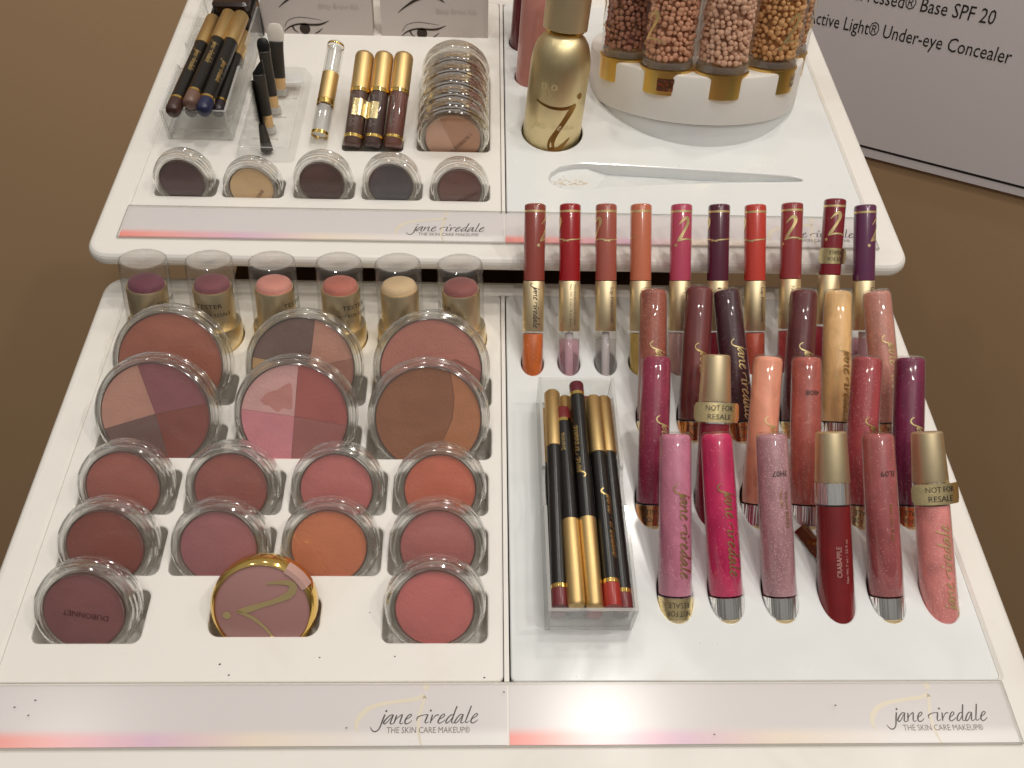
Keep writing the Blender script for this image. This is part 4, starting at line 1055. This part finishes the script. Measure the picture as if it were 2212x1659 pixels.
for k, (c, lb) in enumerate(cols_):
    x = -.1016 + k*.01335
    a_, b_ = lie(x, .3450, .0700, .0064, H+.0004)
    t = thing('lash_tube', lb, 'lash tube', axis_frame(a_, b_), LT)
    r = .0065; L = .0700
    part('tube', lathe('tube', [(0, 0), (r-.0016, 0), (r-.0004, .0010), (r, .0024), (r, .0405)], 32, angle=50), CLEAR, t)
    part('tint', lathe('tint', [(0, .0008), (r-.0019, .0007), (r-.0004, .0022), (r-.0003, .0400), (0, .0400)], 32, angle=50), gloss(rgb(*c), 0, k), t)
    part('band', lathe('band', [(r, .0062), (r+.00015, .0063), (r+.00015, .0082), (r, .0083)], 32), GOLDS, t)
    part('band', lathe('band', [(r, .0392), (r+.0002, .0393), (r+.0002, .0416), (r, .0417)], 32), GOLDS, t)
    part('cap', lathe('cap', [(r-.0004, .0417), (r, .0420), (r, L-.0030), (r-.0007, L-.0012), (r-.0022, L-.0001), (0, L)], 32, angle=50), GOLD, t)
    letters('lettering', [wrap(script(.026, 30), r+.0001, .0385, -.55, 'down')], GREYINK, t)
# gold foil sticker bridging the first two tubes
ax = axis_frame(*lie(-.1016, .3450, .0700, .0064, H+.0004))
t = thing('foil_sticker', 'crinkled gold foil sticker bridging the left and middle lash tubes', 'sticker', ax)
mb = MB(); n = 16
random.seed(5)
for i in range(n+1):
    u = -.0026 + .0176*i/n
    y = -.0067 - .0002 + (.0034*math.exp(-((u-.0067)/.0022)**2)) + .0006*abs(u-.0067)/.007*0
    if u < 0: y += .5*u*u/.0065
    if u > .0133: y += .5*(u-.0133)**2/.0065
    for z in (.0200, .0240, .0280, .0320): mb.v.append((u, y + random.uniform(-.00025, .00025), z + (.0012 if u < .0067 else 0)))
for i in range(n):
    for j in range(3): mb.f.append((4*i+j, 4*i+4+j, 4*i+5+j, 4*i+1+j))
fo = part('foil', mb.mesh('foil', True, 80), FOIL, t)

# ------------------------------------------------------------------ eye cards at the back
def eye_card(label, x0, x1, y, words, cut, bottom_z, lean):
    t = thing('eye_card', label, 'card box', face_frame((x0, y, H), lean), 'brow kit card boxes')
    w = x1-x0; hgt = .085
    mb = MB(); mb.add(*box_vf(0, w, -.010, hgt, -.012, 0))
    part('box', mb.mesh('box', False), plastic('grey_card', rgb(196, 186, 180), rough=.55, var=.02), t)
    k = w/870.0; mv = []; mf = []
    X = lambda q: (q[0]*k, q[1]*k) + tuple(q[2:])
    oy = cut
    ribbon(mv, mf, [X(q) for q in [(140,215+oy,.2),(200,262+oy,.9),(290,316+oy,1.6),(380,340+oy,1.7),(460,335+oy,1.5),(520,300+oy,.2)]], 14*k)
    ribbon(mv, mf, [X(q) for q in [(170,72+oy,.5),(205,122+oy,.5),(280,145+oy,.5),(370,142+oy,.5),(470,128+oy,.3)]], 7*k)
    ribbon(mv, mf, [X(q) for q in [(165,40+oy,.5),(215,75+oy,.9),(290,95+oy,1.1),(390,92+oy,1.3),(460,98+oy,1.2),(525,125+oy,.3)]], 12*k)
    ribbon(mv, mf, [X(q) for q in [(405,28+oy,.3),(435,40+oy,.9),(470,68+oy,.3)]], 10*k)
    ribbon(mv, mf, [X(q) for q in [(232,82+oy,1.1),(245,52+oy,.9),(275,30+oy,.3)]], 11*k)
    dot2(mv, mf, 330*k, (62+oy)*k, 42*k, 18)
    letters('eye_drawing', [([(p[0], p[1], .0003) for p in mv], [q[::-1] if len(q) == 4 else q for q in mf])], plastic('sepia_ink', rgb(52, 40, 32), rough=.6), t)
    letters('lettering', [flat(text(words, .0036, .030), .0003, (w*.52, (215+oy)*k))], plastic('faint_print', rgb(186, 175, 168), rough=.5), t)
    return t
eye_card('left grey brow-kit box with drawn eye and faint print', -.1820, -.0990, .4825, 'Bitty Brow Kit', -20, 0, E72)
eye_card('right grey brow-kit box with drawn eye, behind the compact stack', -.0925, -.0110, .4828, 'Bitty Brow Kit', -35, 0, E72)
t = thing('dark_brush', 'dark brush handle leaning at the left side of the left eye card', 'brush', axis_frame((-.1835, .4790, H), (-.1890, .4900, H+.08)))
part('handle', lathe('handle', [(0, 0), (.0026, .0004), (.0034, .004), (.0036, .03), (.0030, .08), (0, .081)], 20), BLACK, t)
part('ring', lathe('ring', [(.0034, .022), (.0039, .0222), (.0039, .0262), (.0034, .0264)], 20), metal('bronze_ring', (.25, .16, .10, 1), .25), t)

# ------------------------------------------------------------------ gold spray bottle and two tubes behind it
b = Vector((.0336, .3690, H)); ax_ = Vector((.0050, math.cos(E72)*.0694, math.sin(E72)*.0694))
t = thing('spray_bottle', 'tall gold spray bottle with curled emblem standing in the upper tray', 'bottle', axis_frame(b, b+ax_))
R_ = .0199
BOT = metal('brushed_gold_bottle', (.76, .63, .36, 1), .40)
part('body', lathe('body', [(0, -.012), (R_-.001, -.012), (R_, -.011), (R_, .045), (R_-.0003, .049), (R_-.0013, .0545), (R_-.0032, .0595), (R_-.0058, .0632), (R_-.0088, .0655), (R_-.0096, .0662), (.0095, .0668)], 64, angle=60), BOT, t)
part('neck', lathe('neck', [(.0100, .0660), (.0128, .0664), (.0128, .0676), (.0110, .0678)], 48), GOLDS, t)
part('cap', lathe('cap', [(.0138, .0676), (.0146, .0680), (.0146, .1080), (.0136, .1092), (0, .1092)], 48), GOLDM, t)
gv, gf, gw = glyph(.0385, 1.15)
letters('emblem', [wrap((gv, gf), R_+.00012, .0125, .06, 'across')], metal('brown_gold_print', (.36, .20, .06, 1), .3), t)
PALE = plastic('pale_gold_print', rgb(228, 210, 160), rough=.35)
letters('lettering', [wrap(text('D', .0038), R_+.00012, .0330, -.62, 'across'), wrap(text('2', .0026), R_+.00012, .0318, -.43, 'across'), wrap(text('O', .0038), R_+.00012, .0330, -.30, 'across'), wrap(text('Hydration', .0012, .0075), R_+.00012, .0300, -.60, 'across'), wrap(text('Spray', .0012, .0045), R_+.00012, .0275, -.60, 'across'),
                      wrap(script(.0330, 26), R_+.0001, .0075, -.95, 'across')], PALE, t)
for lb, x, y, c, r in (('rose pink tube standing behind the gold bottle', .0212, .4330, (190, 128, 118), .0117), ('dark berry red tube rearmost behind the gold bottle', .0176, .4785, (98, 30, 40), .0117)):
    b = Vector((x, y, H)); t = thing('standing_tube', lb, 'tube', axis_frame(b, b + Vector((.004, UP.y*.08, UP.z*.08))), 'tubes behind the gold bottle')
    part('tube', lathe('tube', [(0, -.012), (r-.001, -.012), (r, -.011), (r-.0002, .066), (r-.001, .068), (0, .068)], 40), plastic('tube_skin', rgb(*c), rough=.18, coat=.5, var=.05, scale=60), t)
    part('cap', lathe('cap', [(r*.86, .0681), (r*.92, .0684), (r*.92, .096), (r*.8, .097), (0, .097)], 40), GOLDM, t)

# ------------------------------------------------------------------ bead carousel
RD = .0760
cen = Vector((.1400, .3520, H)) + BACK*RD
cm = Matrix((Vector((1,0,0)), BACK, UP)).transposed().to_4x4(); cm.translation = cen
t = thing('carousel', 'round white carousel base carrying bottles of beads', 'display stand', cm)
H0, H1 = .0160, .0480
part('drum', lathe('drum', [(0, H0), (RD-.0030, H0), (RD-.0006, H0+.0004), (RD, H0+.0014), (RD, H1-.0016), (RD-.0006, H1-.0004), (RD-.0018, H1), (0, H1)], 128), WHITE, t)
part('foot', lathe('foot', [(0, H0-.0006), (RD-.0026, H0-.0006), (RD-.0026, -.040)], 128), WHITEG, t)
part('post', lathe('post', [(.0230, H1), (.0225, H1+.0015), (.0218, .125), (.0, .126)], 48), WHITE, t)
BG = 'bead bottles on the carousel'
BB = [(-64, (164, 116, 96), 'pinkish brown bead bottle, leftmost on the carousel'), (-30, (208, 158, 128), 'light copper bead bottle, second from left on the carousel'), (4, (218, 176, 150), 'pale beige bead bottle, third from left on the carousel'),
      (43, (212, 166, 114), 'golden tan bead bottle, fourth from left on the carousel'), (84, (196, 152, 112), 'sand coloured bead bottle, mostly hidden at the right of the carousel')]
def ico():
    bm_v = []; g = (1+5**.5)/2
    for a in (-1, 1):
        for c in (-g, g): bm_v += [(0, a, c), (a, c, 0), (c, 0, a)]
    vs_ = [Vector(p).normalized() for p in bm_v]
    fs = []
    for i in range(12):
        for j in range(i+1, 12):
            for k in range(j+1, 12):
                d = ((vs_[i]-vs_[j]).length, (vs_[j]-vs_[k]).length, (vs_[i]-vs_[k]).length)
                if max(d) < 1.1:
                    n = (vs_[j]-vs_[i]).cross(vs_[k]-vs_[i])
                    fs.append((i, j, k) if n.dot(vs_[i]) > 0 else (i, k, j))
    out_f = []; mid = {}
    def m_(a, b):
        k = (min(a, b), max(a, b))
        if k not in mid: vs_.append(((vs_[a]+vs_[b])/2).normalized()); mid[k] = len(vs_)-1
        return mid[k]
    for a, b_, c in fs:
        ab, bc, ca = m_(a, b_), m_(b_, c), m_(c, a); out_f += [(a, ab, ca), (b_, bc, ab), (c, ca, bc), (ab, bc, ca)]
    return vs_, out_f
IV, IF = ico()
RBT = .0178; RIN = .0166; HB = .078
for k, (ang, c, lb) in enumerate(BB):
    a = math.radians(ang); rr = RD - RBT + .0026
    loc = cen + Vector((1,0,0))*(rr*math.sin(a)) + BACK*(-rr*math.cos(a)) + UP*H1
    m4 = Matrix((Vector((1,0,0)), BACK, UP)).transposed().to_4x4() @ Matrix.Rotation(a, 4, 'Z'); m4.translation = loc
    t = thing('bead_bottle', lb, 'bead bottle', m4, BG)
    part('gold_base', lathe('gold_base', [(0, -.0140), (RBT, -.0140), (RBT, .0006), (RBT+.0007, .0007), (RBT+.0007, .0016), (RBT-.001, .0018), (0, .0018)], 56), GOLDG, t)
    part('glass', lathe('glass', [(RBT-.0014, .0020), (RBT-.0002, .0022), (RBT, .0030), (RBT, HB), (0, HB+.001)], 56), GLASSW, t)
    part('glass_floor', lathe('glass_floor', [(0, .0062), (RBT-.0014, .0062), (RBT-.0010, .0050), (RBT-.0010, .0024)], 48), EDGE, t)
    random.seed(100+k); mb = MB(); pts = []
    rb = .0018
    rows = int((HB-.008)/(rb*1.72))
    for layer, rad in enumerate((RIN-rb, RIN-3*rb+.0002)):
        for rw in range(rows):
            n = int(2*PI*rad/(rb*2.12)); off = random.random()
            for q in range(n):
                if layer and random.random() < .15: continue
                if not layer and random.random() < .10: continue
                th = 2*PI*(q+off)/n + random.uniform(-.05, .05)
                rd = rad + random.uniform(-.0009, .0001); z = .0078 + rb*.6 + rw*rb*1.72 + random.uniform(-.0009, .0009)
                s = rb*random.choice((.68, .85, .95, 1.0, 1.05, 1.18))*random.uniform(.94, 1.05)
                p = Vector((rd*math.sin(th), -rd*math.cos(th), z))
                b0 = len(mb.v); mb.v += [tuple(p + q2*s) for q2 in IV]; mb.f += [tuple(i+b0 for i in fc) for fc in IF]
    part('beads', mb.mesh('beads', True, 80), plastic('powder_bead', rgb(*c, 1.22), rough=.85, var=.22, scale=260, bump=.5, bscale=1800), t, kind='stuff')
    part('core', lathe('core', [(0, .0075), (RIN-.0046, .0075), (RIN-.0046, HB-.002), (0, HB-.002)], 32), plastic('bead_core', rgb(*[int(x*.95) for x in c]), rough=.9), t)
    if k in (1, 3): # sticker on the gold base
        mb = MB()
        for i in range(7):
            aa = .02 + .72*i/6
            for z in (-.0112, -.0030): mb.v.append(((RBT+.0002)*math.sin(aa), -(RBT+.0002)*math.cos(aa), z))
        for i in range(6): mb.f.append((2*i, 2*i+2, 2*i+3, 2*i+1))
        so = part('sticker', mb.mesh('sticker', True), COPPER if k == 1 else GOLDM, t)
        letters('sticker_lettering', [wrap(text('NOT FOR', .0026, .0120), RBT+.0004, -.0062, .06, 'across'), wrap(text('RESALE', .0026, .0105), RBT+.0004, -.0103, .06, 'across')], INK, so)
    if k != 2:
        pc = []
        gv, gf, gw = glyph(.022, 1.1); pc.append(wrap((gv, gf), RBT+.0002, .026, -.35, 'over'))
        letters('emblem', pc, PRINT, t)

# ------------------------------------------------------------------ peeled foil scrap and dust
t = thing('foil_scrap', 'crumpled brown foil scrap lying behind the sparkling mauve tube', 'foil scrap', Matrix.Translation((.1590, .0700, .0012)) @ Matrix.Rotation(math.radians(-62), 4, 'Z'))
mb = MB(); random.seed(21); nx, ny = 8, 5
for i in range(nx+1):
    for j in range(ny+1):
        x = -.010 + .020*i/nx; y = -.0045 + .009*j/ny
        mb.v.append((x, y, .004*math.sin(PI*j/ny) + random.uniform(0, .0012)))
for i in range(nx):
    for j in range(ny): a = i*(ny+1)+j; mb.f.append((a, a+ny+1, a+ny+2, a+1))
part('foil', mb.mesh('foil', True, 30), metal('brown_foil', (.26, .13, .07, 1), .25, bump=.4), t)
gv, gf, gw = glyph(.010, 1.3)
letters('emblem', [flat((gv, gf), .0056)], GOLDS, t)
random.seed(9); mb = MB()
def speck(x, y, z, s):
    n = 6; b0 = len(mb.v); a0 = random.random()*6
    mb.v += [(x + s*random.uniform(.6, 1.3)*math.cos(a0+2*PI*k/n), y + s*random.uniform(.4, .9)*math.sin(a0+2*PI*k/n), z) for k in range(n)] + [(x, y, z + s*.5)]
    mb.f += [(b0+k, b0+(k+1) % n, b0+n) for k in range(n)]
for x, y, s in ((-.1335, .0085, .0006), (-.1285, .0035, .0005), (-.0880, .0115, .0005), (-.0530, .0120, .0005), (-.0665, .0335, .0004), (-.0110, .0020, .0005), (-.0550, .0215, .0004), (.0710, .0855, .0004)): speck(x, y, .0002, s)
for x, y in ((-.2110, -.0085), (-.2190, -.0115), (-.2120, -.0150), (-.0720, -.0210), (-.0020, -.0055), (.0920, -.0245), (.1500, -.0120)): speck(x, y, .00295, .0005)
for k in range(40): speck(random.uniform(-.225, .225), random.uniform(.0, .24), .0001, random.uniform(.00012, .00025))
for k in range(30): speck(random.uniform(.02, .225), random.uniform(.29, .40), H+.0001, random.uniform(.00012, .00025))
d = part('dust_specks', mb.mesh('dust_specks', False), INK, None)
d['label'] = 'dark dust specks and crumbs scattered on the white trays'; d['category'] = 'dust'; d['kind'] = 'stuff'; TOP.append(d)

# ------------------------------------------------------------------ tilt everything standing on the trays into the world
bpy.context.view_layer.update()
for o in TOP:
    o.matrix_world = W @ o.matrix_world
bpy.context.view_layer.update()
